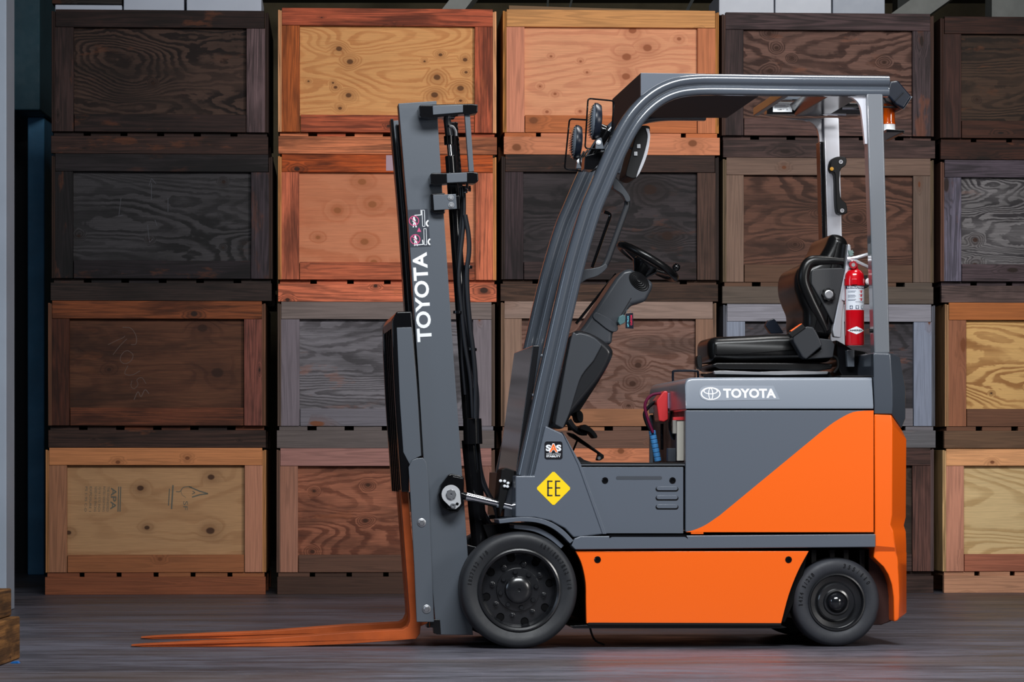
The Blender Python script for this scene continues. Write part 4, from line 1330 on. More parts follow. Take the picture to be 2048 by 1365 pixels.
txt(s1, 'S', 1096.8, 896.5, 10.5, 13, -.0016, .05)
txt(s1, 'S', 1117.4, 896.5, 10.5, 13, -.0016, .05)
txt(s1, 'SYSTEM OF ACTIVE', 1107, 908.8, 29, 2.2, -.0016, .02)
txt(s1, 'STABILITY', 1107, 913.2, 29, 4, -.0016, .04)
flat('sticker_lettering', s1, WHITE, st2)
txt(s3, 'A', 1107, 896.6, 19, 18.5, -.0018, .07)
flat('sticker_lettering', s3, WHITE, st2)
txt(s2, 'A', 1107, 896.8, 16, 16, -.0021, .035)
flat('sticker_lettering', s2, plain('orange_print', (246, 110, 30), .5), st2)
# word and oval badge on the lid; the side leans, so measure its face
hv = -.010
_hz0, _hz1 = P(1500, 818, 0).z + .012, P(1500, 755, 0).z - .012


def lean(mb, off):
    mb.v = [(x, -.006 + .024 * (z - _hz0) / (_hz1 - _hz0) - off + (v - hv), z) for x, v, z in mb.v]
    return mb


dc = flat('lid_badge_plate', lean(MB().prism(pp(sm([(1413, 771.5), (1403, 777), (1400, 787), (1404, 797), (1415, 802)], 4) + [(1561, 800), (1549, 771.5)], hv), hv, hv + .0004), .0012), plain('badge_film', (128, 136, 148), .25, coat=.5), hood, 'pale badge film with oval emblem and word')
lg = MB()


def ell(mb, cx, cy, a, b, w, v, n=40, wi=None):
    q0 = pp([(cx + a * math.cos(2 * math.pi * k / n), cy - b * math.sin(2 * math.pi * k / n)) for k in range(n)], v)
    q1 = pp([(cx + (a - w) * math.cos(2 * math.pi * k / n), cy - (b - (wi or w)) * math.sin(2 * math.pi * k / n)) for k in range(n)], v)
    for k in range(n):
        j_ = (k + 1) % n
        mb.add([(q0[k][0], v, q0[k][1]), (q1[k][0], v, q1[k][1]), (q1[j_][0], v, q1[j_][1]), (q0[j_][0], v, q0[j_][1])], [(0, 1, 2, 3)])


ell(lg, 1422.6, 787.5, 20, 12.8, 2.6, hv - .0006, wi=1.9)
ell(lg, 1422.6, 782.3, 14.6, 6.8, 2.3, hv - .0008, wi=1.7)
ell(lg, 1422.6, 788, 5.0, 12.0, 1.8, hv - .0010, wi=1.5)
txt(lg, 'TOYOTA', 1500.5, 787, 107.5, 19, hv - .0008, .035)
flat('badge_emblem', lean(lg, .0012), WHITE, dc)

# ---------------------------------------------------------------- windscreen side, lights, mirror
GLASSD = plain('dark_shield', (30, 30, 32), .1, coat=1.0)
sh = prism('front_shield', [(1069, 690), (1082, 690), (1047, 945), (1034, 950)], .12, .86, GLASSD, at=.06, bevel=.003)
prism('shield_strip', [(1035, 905), (1060, 800), (1066, 800), (1043, 905)], .30, .36, MASTG, at=.3, bevel=.001)
for x, y, v in ((1055, 714, .93), (1085, 712, .09), (1039, 794.5, .93), (1068, 791, .09)):
    q = P(x, y, min(v, .9)) if v < .5 else P(x, y, .9)
    obj('shield_bolt', MB().lathe([(T.m(4.2), 0), (T.m(4.2), -.005), (T.m(3), -.010), (T.m(1), -.011)], q, (.3, 1, 0), 8), ZINC, truck)
cb_ = prism('front_bracket', [(1003, 940), (1012, 936), (1030, 942), (1030, 955), (1018, 975), (1012, 1000), (1000, 1035), (997, 1000)], .12, .3, MATT, at=.12, bevel=.003)
for x, y in ((1001, 962.5), (1009, 963), (1016, 967), (1009, 973), (1015, 974)):
    obj('bracket_bolt', MB().lathe([(T.m(3.2), 0), (T.m(3.2), -.006), (T.m(2), -.009)], P(x, y, .118), n=10), WHITE, cb_)
obj('work_lamp_post', MB().tube([P(1176, 327, .2), P(1215, 262, .2)], T.m(9), 14), BLACK, truck)


def round_lamp(cx, y0_, y1_, w, v, tilt, gpts, name='work_lamp'):
    c = P(cx, (y0_ + y1_) / 2, v)
    R = T.m((y1_ - y0_) / 2, v)
    d = T.m(w, v)
    ax = Vector((math.cos(math.radians(tilt)), .0, math.sin(math.radians(tilt)))) * -1  # faces forward (-u)
    o = obj(name, MB().lathe([(R * .55, -d * .50), (R * .9, -d * .40), (R, -d * .1), (R, d * .12), (R * .96, d * .16)], c, ax, 40), NAVY, truck, sharp=30)
    gl = MB().lathe([(R * .95, d * .14), (R * .85, d * .3), (R * .6, d * .42), (R * .3, d * .48), (R * .02, d * .5)], c, ax, 40)
    obj('lamp_glass', gl, LENS, o, sharp=40)
    for k in range(13):
        t = -0.85 + 1.7 * k / 12
        h = math.sqrt(1 - t * t) * R * .9
        up = Vector((-ax.z, 0, ax.x))
        q = c + ax * (d * (.20 + .28 * (1 - t * t))) + up * (R * t)
        obj('glass_rib', MB().obox(q, ax * .0014, (0, h, 0), up * .0012), LENS, o)
    g = [P(*q, v) for q in gpts]
    obj('lamp_guard', MB().tube(rotated_smooth_sharp(g), T.m(1.7, v), 8), BLACK, o)
    return o


def rotated_smooth_sharp(pts, r=.012, n=4):
    out = [pts[0]]
    for a, b, c in zip(pts, pts[1:], pts[2:]):
        u, w = (a - b), (c - b)
        rr = min(r, u.length / 2.2, w.length / 2.2)
        p, q = b + u.normalized() * rr, b + w.normalized() * rr
        for k in range(n + 1):
            t = k / n
            out.append(p * (1 - t) ** 2 + b * 2 * t * (1 - t) + q * t * t)
    out.append(pts[-1])
    return out


round_lamp(1190, 206, 280, 24, .10, -4, [(1216, 285), (1224, 258), (1228, 202), (1176, 197), (1170, 297), (1212, 299)])
round_lamp(1152, 250, 320, 22, .62, -4, [(1176, 240), (1139, 238), (1129, 338), (1166, 343)])
obj('lamp_bracket_plate', MB().prism(pp([(1192, 278), (1202, 276), (1207, 299), (1190, 299)], .1), .085, .11), MASTG, truck, bevel=.002)
obj('lamp_bracket_plate', MB().prism(pp([(1154, 318), (1163, 316), (1164, 338), (1151, 338)], .62), .6, .63), MASTG, truck, bevel=.002)
bolt(1197, 285, .085, 5, truck, WHITE, name='lamp_bolt'); bolt(1158, 323, .6, 4.5, truck, WHITE, name='lamp_bolt')
prism('lamp_stay', [(1170, 312), (1226, 296), (1224, 302), (1186, 340), (1168, 338)], .14, .24, BLACK, at=.14, bevel=.003)
obj('lamp_cable', MB().tube(rotated_smooth([P(1168, 303, .3), P(1160, 320, .3), P(1166, 336, .3), P(1180, 343, .3), P(1196, 336, .3)], 5), T.m(2), 8), HOSE, truck)
obj('lamp_cable', MB().tube(rotated_smooth([P(1176, 300, .28), P(1168, 312, .28), P(1173, 322, .28), P(1186, 318, .28)], 5), T.m(2), 8), HOSE, truck)
obj('side_horn', MB().lathe([(T.m(11), 0), (T.m(12), .01), (T.m(9), .03), (T.m(3), .035)], P(1212, 264, .3), (-.8, .2, .6), 24), BLACK, truck)
# mirror, seen from the side
mir_pts = sm([(1279, 253), (1297, 252), (1300, 262), (1296, 300), (1286, 335), (1272, 356), (1256, 354), (1252, 346), (1264, 300), (1272, 268)], 4, True)
mir = prism('mirror', mir_pts, .14, .34, MATT, at=.14, bevel=.006, seg=3)
obj('mirror_glass', MB().prism(pp(sm([(1298, 258), (1300, 275), (1294, 310), (1281, 343), (1272, 356)], 4) + sm([(1276, 342), (1288, 308), (1295, 275), (1291, 257)], 4), .138), .134, .34), SILVER, mir, bevel=.001)
obj('mirror_arm', MB().tube([P(1246, 288, .2), P(1272, 303, .16)], T.m(2.2), 10), CHROME, mir)
for x, y in ((1277, 293), (1271, 308)):
    obj('mirror_clip', MB().box(tuple(P(x - 3.5, y + 4, .14) - Vector((0, .006, 0))), tuple(P(x + 3.5, y - 4, .14))), ZINC, mir, bevel=.001)

# ---------------------------------------------------------------- cab: dash, column, wheel, handles, pedals
dash = prism('dash_cover', sm([(1138, 676), (1152, 662), (1166, 662), (1190, 670), (1214, 686), (1227, 703), (1222, 722), (1203, 757), (1180, 786)], 3) + [(1144, 830), (1127, 862), (1102, 853)], .075, .9, plain('dash_shade_plastic', (30, 31, 34), .3, coat=.2), bevel=.028, seg=5, at=.075, label='dashboard side cover with shade painted into its dark plastic')  # dash plastic darkened where the cover turns from the light
prism('dash_lit_face', sm([(1110, 850), (1141, 680), (1153, 668), (1166, 667), (1190, 676), (1205, 690)], 3) + sm([(1188, 722), (1164, 752), (1152, 785), (1140, 825), (1126, 858)], 3), .066, .10, DASH, at=.066, bevel=.008, seg=4)  # lighter plate in the outline of the cover's lit area
prism('dash_lower', [(1170, 775), (1202, 757), (1160, 822), (1142, 830)], .15, .8, MATT, at=.15, bevel=.004)
col_pts = [(1150, 672), (1168, 652), (1232, 556), (1246, 541), (1262, 537), (1308, 566), (1304, 580), (1292, 603), (1262, 611), (1248, 634), (1226, 668), (1224, 690), (1170, 690)]
colm = prism('steering_column', col_pts, .34, .56, DASH, at=.34, bevel=.018, seg=4)
obj('column_seam', MB().prism(pp([(1236, 640), (1262, 596), (1263, 597), (1237, 641)], .34), .3392, .35), MATT, colm)
obj('column_lid', MB().prism(pp(sm([(1187, 628), (1196, 626), (1226, 642), (1236, 656), (1231, 664), (1218, 662), (1196, 645), (1186, 636)], 3, True), .34), .333, .35), DASH, colm, bevel=.003)
obj('column_tube', MB().tube([P(1152, 648, .6), P(1232, 548, .6)], T.m(3), 10), BLACK, truck)
bt = MB()
for k in range(5):
    r0 = 22 - k * 4
    c = P(1278 - k * .6, 563 - k * .4, .34)
    bt.lathe([(T.m(r0), .004 - k * .004), (T.m(r0), -.002 - k * .004), (T.m(r0 - 1.5), -.004 - k * .004), (T.m(r0 - 4), -.002 - k * .004)], c, n=28)
# squash the boot into an oval leaning with the column
bc0 = P(1277, 562, .34)
bd = Vector((.74, 0, -.67)); bn = Vector((.67, 0, .74))
bt.v = [tuple(bc0 + bd * ((Vector(q) - bc0).dot(bd) * 1.12) + bn * ((Vector(q) - bc0).dot(bn) * .72) + Vector((0, q[1] - bc0.y, 0))) for q in bt.v]
obj('lever_boot', bt, MATT, colm)
d = (P(1358, 562, .45) - P(1235, 487, .45)).normalized()
cc = (P(1350, 556, .45) + P(1241, 491, .45)) / 2
nrm = Vector((-d.z, 0, d.x))
R = (P(1350, 556, .45) - P(1241, 491, .45)).length / 2
sw_pts = [cc + d * (R * math.cos(a)) + Vector((0, 1, 0)) * (R * math.sin(a)) for a in [2 * math.pi * k / 48 for k in range(48)]]
stw = obj('steering_wheel', MB().tube(sw_pts, T.m(8), 14, closed=True), VINYL, truck)
hubc = P(1282, 540, .45)
obj('steering_hub', MB().lathe([(T.m(12), -.055), (T.m(18), -.03), (T.m(28), -.004), (T.m(30), .006), (T.m(26), .014), (T.m(4), .018)], cc - nrm * .022, tuple(nrm), 36), BLACK, stw)
for a in (math.pi, .35, -.35 * 1.0):
    q = cc + d * (R * math.cos(a)) + Vector((0, R * math.sin(a), 0))
    s0 = cc - nrm * .03
    dr = (q - s0)
    obj('wheel_spoke', MB().obox((q + s0) / 2, dr / 2, dr.cross(nrm).normalized() * .016, nrm * .005), BLACK, stw, bevel=.002)
obj('spinner_knob', MB().lathe([(T.m(3), -.01), (T.m(4), .004), (T.m(8), .012), (T.m(8.6), .022), (T.m(6), .032), (T.m(1), .035)], cc + d * R * .82 + Vector((0, -R * .5, 0)) + nrm * .012, tuple(nrm), 24), BLACK, stw, sharp=50)
# grab bars by the pillar
gb = MB().tube(rotated_smooth_sharp([P(1222, 352, .16), P(1240, 372, .16), P(1258, 402, .16), P(1214, 524, .16), P(1204, 540, .16), P(1162, 548, .16)], .03), T.m(6.3), 12)
obj('grab_bar', gb, PLAST, truck)
prism('grab_bar_foot', sm([(1152, 542), (1196, 535), (1210, 528), (1214, 536), (1196, 552), (1172, 560), (1156, 572)], 3) , .13, .18, DASH, at=.14, bevel=.006)
prism('grab_bar_top', sm([(1224, 352), (1236, 362), (1256, 388), (1260, 402), (1252, 404), (1244, 390), (1226, 378)], 3), .13, .18, DASH, at=.14, bevel=.005)
obj('grab_bar', MB().tube(rotated_smooth_sharp([P(1208, 424, .8), P(1222, 428, .8), P(1184, 536, .8)], .02), T.m(3.5), 10), BLACK, truck)
obj('grab_bar', MB().tube(rotated_smooth_sharp([P(1226, 330, .55), P(1240, 350, .55), P(1246, 310, .55)], .02), T.m(3.5), 10), RAILG, truck)
# key and pedals
prism('key_switch', [(1238, 634), (1246, 629), (1253, 634), (1250, 646), (1240, 651), (1236, 644)], .30, .34, plain('teal_grey_key', (70, 100, 104), .35), at=.3, bevel=.003)
obj('brake_pedal_arm', MB().tube(rotated_smooth([P(1138, 822, .3), P(1146, 830, .3), P(1153, 834, .3)], 4), T.m(4), 10), DASH, truck)
pe = prism('brake_pedal', sm([(1152, 822), (1158, 820), (1166, 828), (1166, 842), (1161, 846), (1154, 840)], 3, True), .24, .38, MATT, at=.24, bevel=.004)
obj('pedal_arm', MB().tube(rotated_smooth([P(1136, 842, .5), P(1146, 855, .5), P(1160, 866, .5), P(1174, 868, .5)], 5), [T.m(8 - 4 * k / 15) for k in range(16)], 10), DASH, truck)
prism('accelerator_pedal', sm([(1164, 852), (1172, 850), (1186, 860), (1195, 873), (1190, 877), (1180, 866), (1170, 862), (1160, 858)], 3, True), .42, .54, MATT, at=.42, bevel=.003)
prism('pedal_lever', [(1135, 865), (1148, 868), (1208, 911), (1208, 917), (1200, 922), (1194, 921), (1198, 908), (1140, 872)], .58, .64, MATT, at=.58, bevel=.003)
bolt(1198, 917, .578, 4, truck, ZINC, name='lever_bolt', washer=False)
obj('pedal_rod', MB().tube([P(1156, 878, .62), P(1146, 902, .62)], .004, 8), MATT, truck)
obj('floor_mount', MB().prism(pp([(1153, 920), (1160, 914), (1168, 920), (1186, 926), (1156, 926)], .3), .3, .5), MATT, truck, bevel=.002)

# ---------------------------------------------------------------- seat
SV0, SV1 = .26, .72
def pillow(name, pts, v0, v1, mat, rr=.05, nr=5, parent=truck, n=4, label=None):
    """rounded solid: outline shrinks towards both sides"""
    base = [Vector(q) for q in rotated_smooth(pp(pts, v0), n, True)]
    m = len(base)
    cx = sum(q.x for q in base) / m
    cz = sum(q.y for q in base) / m
    ar = sum(base[i].x * base[(i + 1) % m].y - base[(i + 1) % m].x * base[i].y for i in range(m))
    nr_ = []
    for i in range(m):
        t = (base[(i + 1) % m] - base[i - 1]).normalized()
        nv = Vector((-t.y, t.x)) * (1 if ar > 0 else -1)
        nr_.append(nv)
    rings = []
    for k in range(nr + 1):
        a = math.pi / 2 * k / nr
        ins = rr * (1 - math.sin(a))
        vv = v0 + rr * .8 * (1 - math.cos(a)) if False else v0 + rr * .8 * (1 - math.sin(math.pi / 2 * k / nr)) * 0
        vv = v0 + rr * .9 * (1 - math.cos(a))
        rings.append((ins * .5, vv))
    rings += [(a, v0 + v1 - b) for a, b in reversed(rings)]
    R_ = []
    for ins, vv in rings:
        R_.append([(base[i].x + nr_[i].x * ins, vv, base[i].y + nr_[i].y * ins) for i in range(m)])
    return obj(name, MB().rings(R_), mat, parent, sharp=60, label=label)


seat_pts = [(1418, 702), (1419, 684), (1428, 675), (1450, 673), (1500, 671), (1560, 668), (1600, 670), (1642, 680), (1664, 684), (1668, 700), (1662, 722), (1630, 724), (1560, 725), (1480, 727), (1440, 724), (1426, 724), (1420, 716)]
seat = pillow('seat_cushion', seat_pts, SV0 + .03, SV1 - .09, VINYL, .06, label='black vinyl seat cushion')
prism('seat_pan', [(1424, 729), (1436, 725), (1640, 726), (1668, 728), (1666, 738), (1640, 741), (1440, 738)], SV0 + .02, SV1 - .02, VINYL, at=SV0, bevel=.006)
prism('seat_rail', [(1430, 742), (1448, 741), (1520, 744), (1590, 741), (1660, 743), (1658, 748), (1560, 750), (1432, 748)], SV0 + .03, SV0 + .06, ZINC, at=SV0, bevel=.001)
prism('seat_rail', [(1430, 742), (1660, 743), (1658, 750), (1432, 748)], SV1 - .1, SV1 - .06, BLACK, at=SV0, bevel=.001)
prism('seat_base', [(1432, 744), (1665, 743), (1672, 754), (1440, 754)], SV0 + .065, SV1 - .1, MATT, at=SV0, bevel=.001)
prism('seat_knob', sm([(1399, 712), (1407, 712), (1408, 734), (1401, 736), (1398, 724)], 3, True), SV0 + .05, SV0 + .10, MATT, at=SV0, bevel=.003)
back_pts = [(1672, 467), (1689, 471), (1699, 483), (1698, 500), (1690, 560), (1676, 625), (1665, 672), (1645, 677), (1620, 672), (1611, 655), (1610, 625), (1601, 602), (1594, 578), (1594, 552), (1601, 536), (1618, 526), (1640, 514), (1654, 492), (1662, 474)]
backo = pillow('seat_backrest', back_pts, SV0, SV1, VINYL, .07, label='black vinyl seat backrest')
# moulded roll along the side
roll = rotated_smooth([P(1686, 524, SV0 + .012), P(1650, 522, SV0 + .012), P(1622, 524, SV0 + .012), P(1610, 540, SV0 + .012), P(1608, 565, SV0 + .012), P(1622, 600, SV0 + .012), P(1640, 636, SV0 + .012), P(1652, 662, SV0 + .014)], 5)
obj('seat_roll', MB().tube(roll, [T.m(9 + 4 * math.sin(k / (len(roll) - 1) * math.pi)) for k in range(len(roll))], 14), VINYL, backo)
obj('seat_side_plate', MB().prism(pp(sm([(1622, 548), (1630, 538), (1684, 536)], 3) + [(1690, 540), (1666, 648), (1640, 600), (1622, 568)], SV0 - .002), SV0 - .008, SV0 + .03), plain('seat_plate_plastic', (40, 41, 44), .5), backo, bevel=.005)
kn = MB()
kc = P(1655.5, 590, SV0 - .008)
prof = []
kp = []
for k in range(48):
    a = 2 * math.pi * k / 48
    r = T.m(13.2 + 1.3 * math.cos(8 * a))
    kp.append((kc.x + r * math.cos(a), kc.z + r * math.sin(a)))
kn.prism(kp, kc.y - .022, kc.y)
kno = obj('recline_knob', kn, MATT, backo, bevel=.002)
obj('knob_cap', MB().lathe([(T.m(9), -.022), (T.m(9), -.0245), (T.m(8), -.0255), (T.m(1), -.0255)], kc, n=28), ZINC, kno)
obj('knob_face', MB().lathe([(T.m(7.2), -.0256), (T.m(7.2), -.0262), (T.m(.5), -.0262)], kc, n=24), plain('knob_grey', (120, 120, 124), .4), kno)
# belt bracket strip behind the seat
prism('belt_bracket', [(1696, 488), (1701, 490), (1702, 500), (1697, 560), (1694, 600), (1688, 604), (1684, 640), (1682, 676), (1668, 674), (1665, 660), (1674, 618), (1690, 540)], SV0 - .012, SV0 + .03, SILVER, at=SV0 - .01, bevel=.004, label='bright seat belt bracket')
prism('belt_bracket_inner', [(1692, 520), (1698, 520), (1694, 598), (1688, 603), (1683, 600)], SV0 - .02, SV0 - .011, PALEGLARE, at=SV0 - .01, bevel=.002)
# buckle box
bk = prism('buckle_box', [(1584, 672), (1612, 653), (1626, 655), (1632, 664), (1640, 680), (1644, 692), (1612, 719), (1604, 715), (1586, 684)], SV0 - .05, SV0 + .02, PLAST, at=SV0 - .04, bevel=.006, seg=3)
prism('side_hinge', [(1636, 677), (1660, 680), (1668, 690), (1664, 716), (1612, 719), (1640, 700)], SV0 - .02, SV0 + .03, PLAST, at=SV0, bevel=.004)
obj('buckle_surround', MB().prism(pp([(1576, 668), (1604, 648), (1612, 656), (1584, 676)], SV0 - .05), SV0 - .055, SV0 - .01), MATT, bk, bevel=.003)
obj('buckle_button', MB().prism(pp([(1581, 662), (1603, 647), (1606, 651.5), (1584, 667)], SV0 - .05), SV0 - .052, SV0 - .02), plain('buckle_orange', (250, 96, 20), .4), bk, bevel=.002, label='orange release button')
prism('belt_anchor', [(1529, 652), (1534, 642), (1546, 638), (1550, 642), (1566, 667), (1540, 668)], SV1 - .02, SV1 + .02, NAVY, at=SV1, bevel=.003, label='dark blue belt buckle beyond the cushion')
prism('seat_pillar', [(1672, 680), (1690, 690), (1705, 700), (1732, 704), (1744, 716), (1744, 754), (1684, 754), (1676, 735)], .30, .7, BLACK, at=.3, bevel=.006)
prism('seat_bracket_plate', [(1690, 702), (1706, 700), (1706, 735), (1692, 735)], .27, .3, MASTG, at=.3, bevel=.003)
obj('belt_loop', MB().tube(rotated_smooth([P(1664, 712, .3), P(1674, 718, .3), P(1676, 734, .3), P(1668, 746, .3)], 5), T.m(3), 10), MATT, truck)
prism('rear_deck', [(1676, 752), (1748, 752), (1748, 757), (1676, 757)], .05, .95, MATT, at=.1, bevel=.001)
obj('pillar_stop', MB().tube([P(1739, 662, .05), P(1748, 662, .05)], T.m(4), 10), MATT, truck)

# ---------------------------------------------------------------- fire extinguisher (a thing of its own)
ve = .22
eb = P(1709, 692, ve)
mt = Matrix.Rotation(T.a, 4, 'Z')
ext_loc = mt @ Vector((eb.x, eb.y, eb.z))
ext = thing('fire_extinguisher', 'red dry powder extinguisher hanging upright behind the black seat', 'extinguisher', ext_loc, T.a)
E = lambda px, py, v=ve: P(px, py, v) - eb
er = T.m(19.3, ve)
zsh, znk = E(1709, 553).z, E(1709, 540).z
body_ = obj('cylinder', MB().lathe([(er * .9, 0), (er, .006), (er, zsh), (er * .93, zsh + .010), (er * .72, zsh + .022), (er * .42, zsh + .028), (er * .36, zsh + .034), (er * .36, zsh + .046)], (0, 0, 0), (0, 0, 1), 48), EXTRED, ext, sharp=40)


def wrap(name, mb_uz_v, mat, parent, label=None):
    """bend flat print (local x,z about the cylinder axis) round the cylinder"""
    me_v = [(0, 0, 0)] * len(mb_uz_v.v)
    out = []
    for x, dv, z in mb_uz_v.v:
        a = max(-1.5, min(1.5, x / er))
        r = er + .0006 + dv
        out.append((r * math.sin(a), -r * math.cos(a), z))
    m2 = MB(); m2.v = out; m2.f = mb_uz_v.f
    return flat(name, m2, mat, parent, label)


def grid(x0, x1, z0, z1, nx=16, dv=0.0):
    mb = MB()
    for k in range(nx):
        a, b = x0 + (x1 - x0) * k / nx, x0 + (x1 - x0) * (k + 1) / nx
        mb.add([(a, dv, z0), (b, dv, z0), (b, dv, z1), (a, dv, z1)], [(0, 1, 2, 3)])
    return mb


zl1, zl0 = E(1709, 573).z, E(1709, 621).z
lb = wrap('instruction_label', grid(-er * 1.3, er * 1.25, zl0, zl1), plain('label_paper', (222, 226, 234), .4, coat=.5), body_, 'white instruction label')
hd = grid(-er * 1.3, er * 1.25, zl1 - .0115, zl1 - .0005, dv=.0003)
wrap('label_band', hd, plain('label_navy', (36, 46, 72), .4), lb)
tx = MB(); text_uz(tx, 'INSTRUCTIONS', (0, zl1 - .006), er * 2.05, .0068, .0006, 0, .03)
wrap('label_lettering', tx, WHITE, lb)
inst = MB()
for r_, (z, rows) in enumerate(((zl1 - .020, 2), (zl1 - .036, 3), (zl1 - .053, 2))):
    for q in range(rows):
        inst.add(grid(-er * .95, -er * (.05 + .1 * ((q + r_) % 2)), z - q * .0042 - .0016, z - q * .0042, 8, .0004).v, grid(0, 1, 0, 1, 8).f)
inst.add(grid(-er * .1, er * .95, zl1 - .0645, zl1 - .063, 8, .0004).v, grid(0, 1, 0, 1, 8).f)
for k in range(3):
    x = -er * .55 + k * er * .62
    inst.add(grid(x - .006, x + .006, zl0 + .003, zl0 + .017, 2, .0004).v, grid(0, 1, 0, 1, 2).f)
wrap('label_lettering', inst, plain('label_ink', (50, 60, 90), .5), lb)
ic = MB()
for k in range(3):
    x = -er * .55 + k * er * .62
    ic.add(grid(x - .0012 - .001 * k, x + .0022, zl0 + .005, zl0 + .015, 2, .0007).v, grid(0, 1, 0, 1, 2).f)
    ic.add(grid(x - .004, x + .004, zl0 + .008 + .002 * k, zl0 + .011 + .002 * k, 2, .0007).v, grid(0, 1, 0, 1, 2).f)
wrap('label_symbol', ic, WHITE, lb)
rd = MB()
for k in range(3):
    z = zl1 - .021 - k * .0155
    rd.add(grid(er * .45, er * .62, z - .007, z + .003, 2, .0004).v, grid(0, 1, 0, 1, 2).f)
    rd.add(grid(er * .28, er * .78, z + .0005, z + .002, 3, .0005).v, grid(0, 1, 0, 1, 3).f)
wrap('label_symbol', rd, plain('label_red', (200, 30, 40), .5), lb)
zd = E(1709, 662).z
dm = MB()
for k in range(16):
    a, b = -1 + 2 * k / 16, -1 + 2 * (k + 1) / 16
    ha, hb = (1 - abs(a)) * .0155, (1 - abs(b)) * .0155
    dm.add([(a * er * 1.02, 0, zd - ha), (b * er * 1.02, 0, zd - hb), (b * er * 1.02, 0, zd + hb), (a * er * 1.02, 0, zd + ha)], [(0, 1, 2, 3)])
dmo = wrap('maker_diamond', dm, WHITE, body_, 'white diamond mark')
tx = MB(); text_uz(tx, 'AMEREX', (0, zd), er * 1.45, .0068, .0006, 0, .04)
wrap('diamond_lettering', tx, DKPRINT, dmo)
zc = E(1709, 565).z
obj('clamp_band', MB().lathe([(er + .0008, -.013), (er + .003, -.013), (er + .003, .013), (er + .0008, .013)], (0, 0, zc), (0, 0, 1), 40, close=True), EXTRED, ext)
obj('clamp_latch', MB().box((er * -.55, -er - .007, zc - .012), (er * .05, -er - .001, zc + .011)), EXTRED, ext, bevel=.002)
obj('clamp_toggle', MB().lathe([(.012, 0), (.014, -.004), (.012, -.012), (.004, -.014)], (er + .012, -.01, zc + .002), (-.6, 1, 0), 16), WHITE, ext)
obj('clamp_bracket', MB().box((er * .4, er * .6, zc - .02), (er + .02, er + .10, zc + .03)), MATT, ext, bevel=.002)
gz = E(1704, 531)
obj('valve', MB().lathe([(.009, -.03), (.011, -.01), (.012, .0), (.010, .014), (.006, .022)], (gz.x, 0, gz.z), (0, 0, 1), 20), CHROME, ext)
ga = obj('pressure_gauge', MB().lathe([(T.m(8.3), .012), (T.m(8.3), .0), (T.m(7.2), -.003), (T.m(6.6), -.001), (T.m(.5), -.001)], (gz.x, -.024, gz.z), n=28), plain('gauge_rim', (170, 40, 50), .3), ext)
obj('gauge_dial', MB().lathe([(T.m(4.0), -.0012), (T.m(4), -.002), (T.m(.5), -.002)], (gz.x, -.024, gz.z), n=20), plain('gauge_dial', (150, 150, 150), .4), ga)
obj('squeeze_lever', MB().tube([E(1694, 518), E(1712, 516), E(1741, 507)], [T.m(3.5), T.m(4), T.m(3)], 8), SILVER, ext)
obj('carry_handle', MB().tube([E(1694, 519), E(1712, 523), E(1742, 537)], [T.m(3.5), T.m(4.2), T.m(3.2)], 8), SILVER, ext)
obj('discharge_hose', MB().tube(rotated_smooth([E(1704, 508), E(1700, 502), E(1703, 512)], 3), T.m(5), 8), plain('valve_grey', (120, 140, 136), .4), ext)
obj('safety_pin', MB().tube(rotated_smooth([E(1711, 535), E(1715, 545), E(1713, 550)], 3), .0012, 6), ZINC, ext)

# key tag hanging from the switch
tg = P(1258, 627, .3)
tag_ = thing('key_tag', 'small black plastic key tag with red and blue print on the steering column', 'tag', mt @ Vector((tg.x, tg.y, tg.z)), T.a)
G = lambda px, py: P(px, py, .3) - tg
tagm = MB().prism([(q.x, q.z) for q in (G(1251, 628), G(1266, 626), G(1267, 658), G(1251, 657))], -.001, .001)
tc_ = obj('card', tagm, plain('tag_black', (18, 20, 34), .3, coat=.5), tag_)
q = G(1262.5, 641)
a = MB(); text_uz(a, 'CUSTOM', (q.x, q.z), .040, .007, -.0014, 90, .03)
flat('tag_lettering', a, plain('tag_red', (214, 30, 70), .4), tc_)
q = G(1256, 643)
a = MB(); text_uz(a, 'LIFT TRUCK', (q.x, q.z), .044, .006, -.0014, 90, .02)
flat('tag_lettering', a, plain('tag_blue', (110, 200, 220), .4), tc_)
obj('tag_ring', MB().tube([Vector((.009 * math.cos(2 * math.pi * k / 16) - .002, 0, .009 * math.sin(2 * math.pi * k / 16) + .006)) for k in range(16)], .001, 6, closed=True), ZINC, tag_)

# ================================================================= SMALL THINGS ROUND THE ROOM
# white boxes on top of the crates
def on_crate(name, x0, x1, y1, ci, d0, d1, mat, label, cat, grp=None, ht=None):
    base = K.p((x0 + x1) / 2, COLY[ci][0], 0)
    dep = d0
    a, b = K.p(x0, y1, dep), K.p(x1, y1, dep)
    zb = K.p((COLX[ci][0][0] + COLX[ci][0][1]) / 2, COLY[ci][0]).z
    um = (a.x + b.x) / 2
    h_ = (ht if ht else a.z - zb)
    loc = Matrix.Rotation(K.a, 4, 'Z') @ Vector((um, dep, 0)) + Vector((0, K.y0, zb + .0005))
    w2 = (b.x - a.x) / 2
    o = obj(name, MB().box((-w2, 0, 0), (w2, d1 - d0, h_)), mat, None, bevel=.006)
    o.location = loc
    o.rotation_euler = (0, 0, K.a)
    o['label'] = label
    o['category'] = cat
    if grp:
        o['group'] = grp
    return o


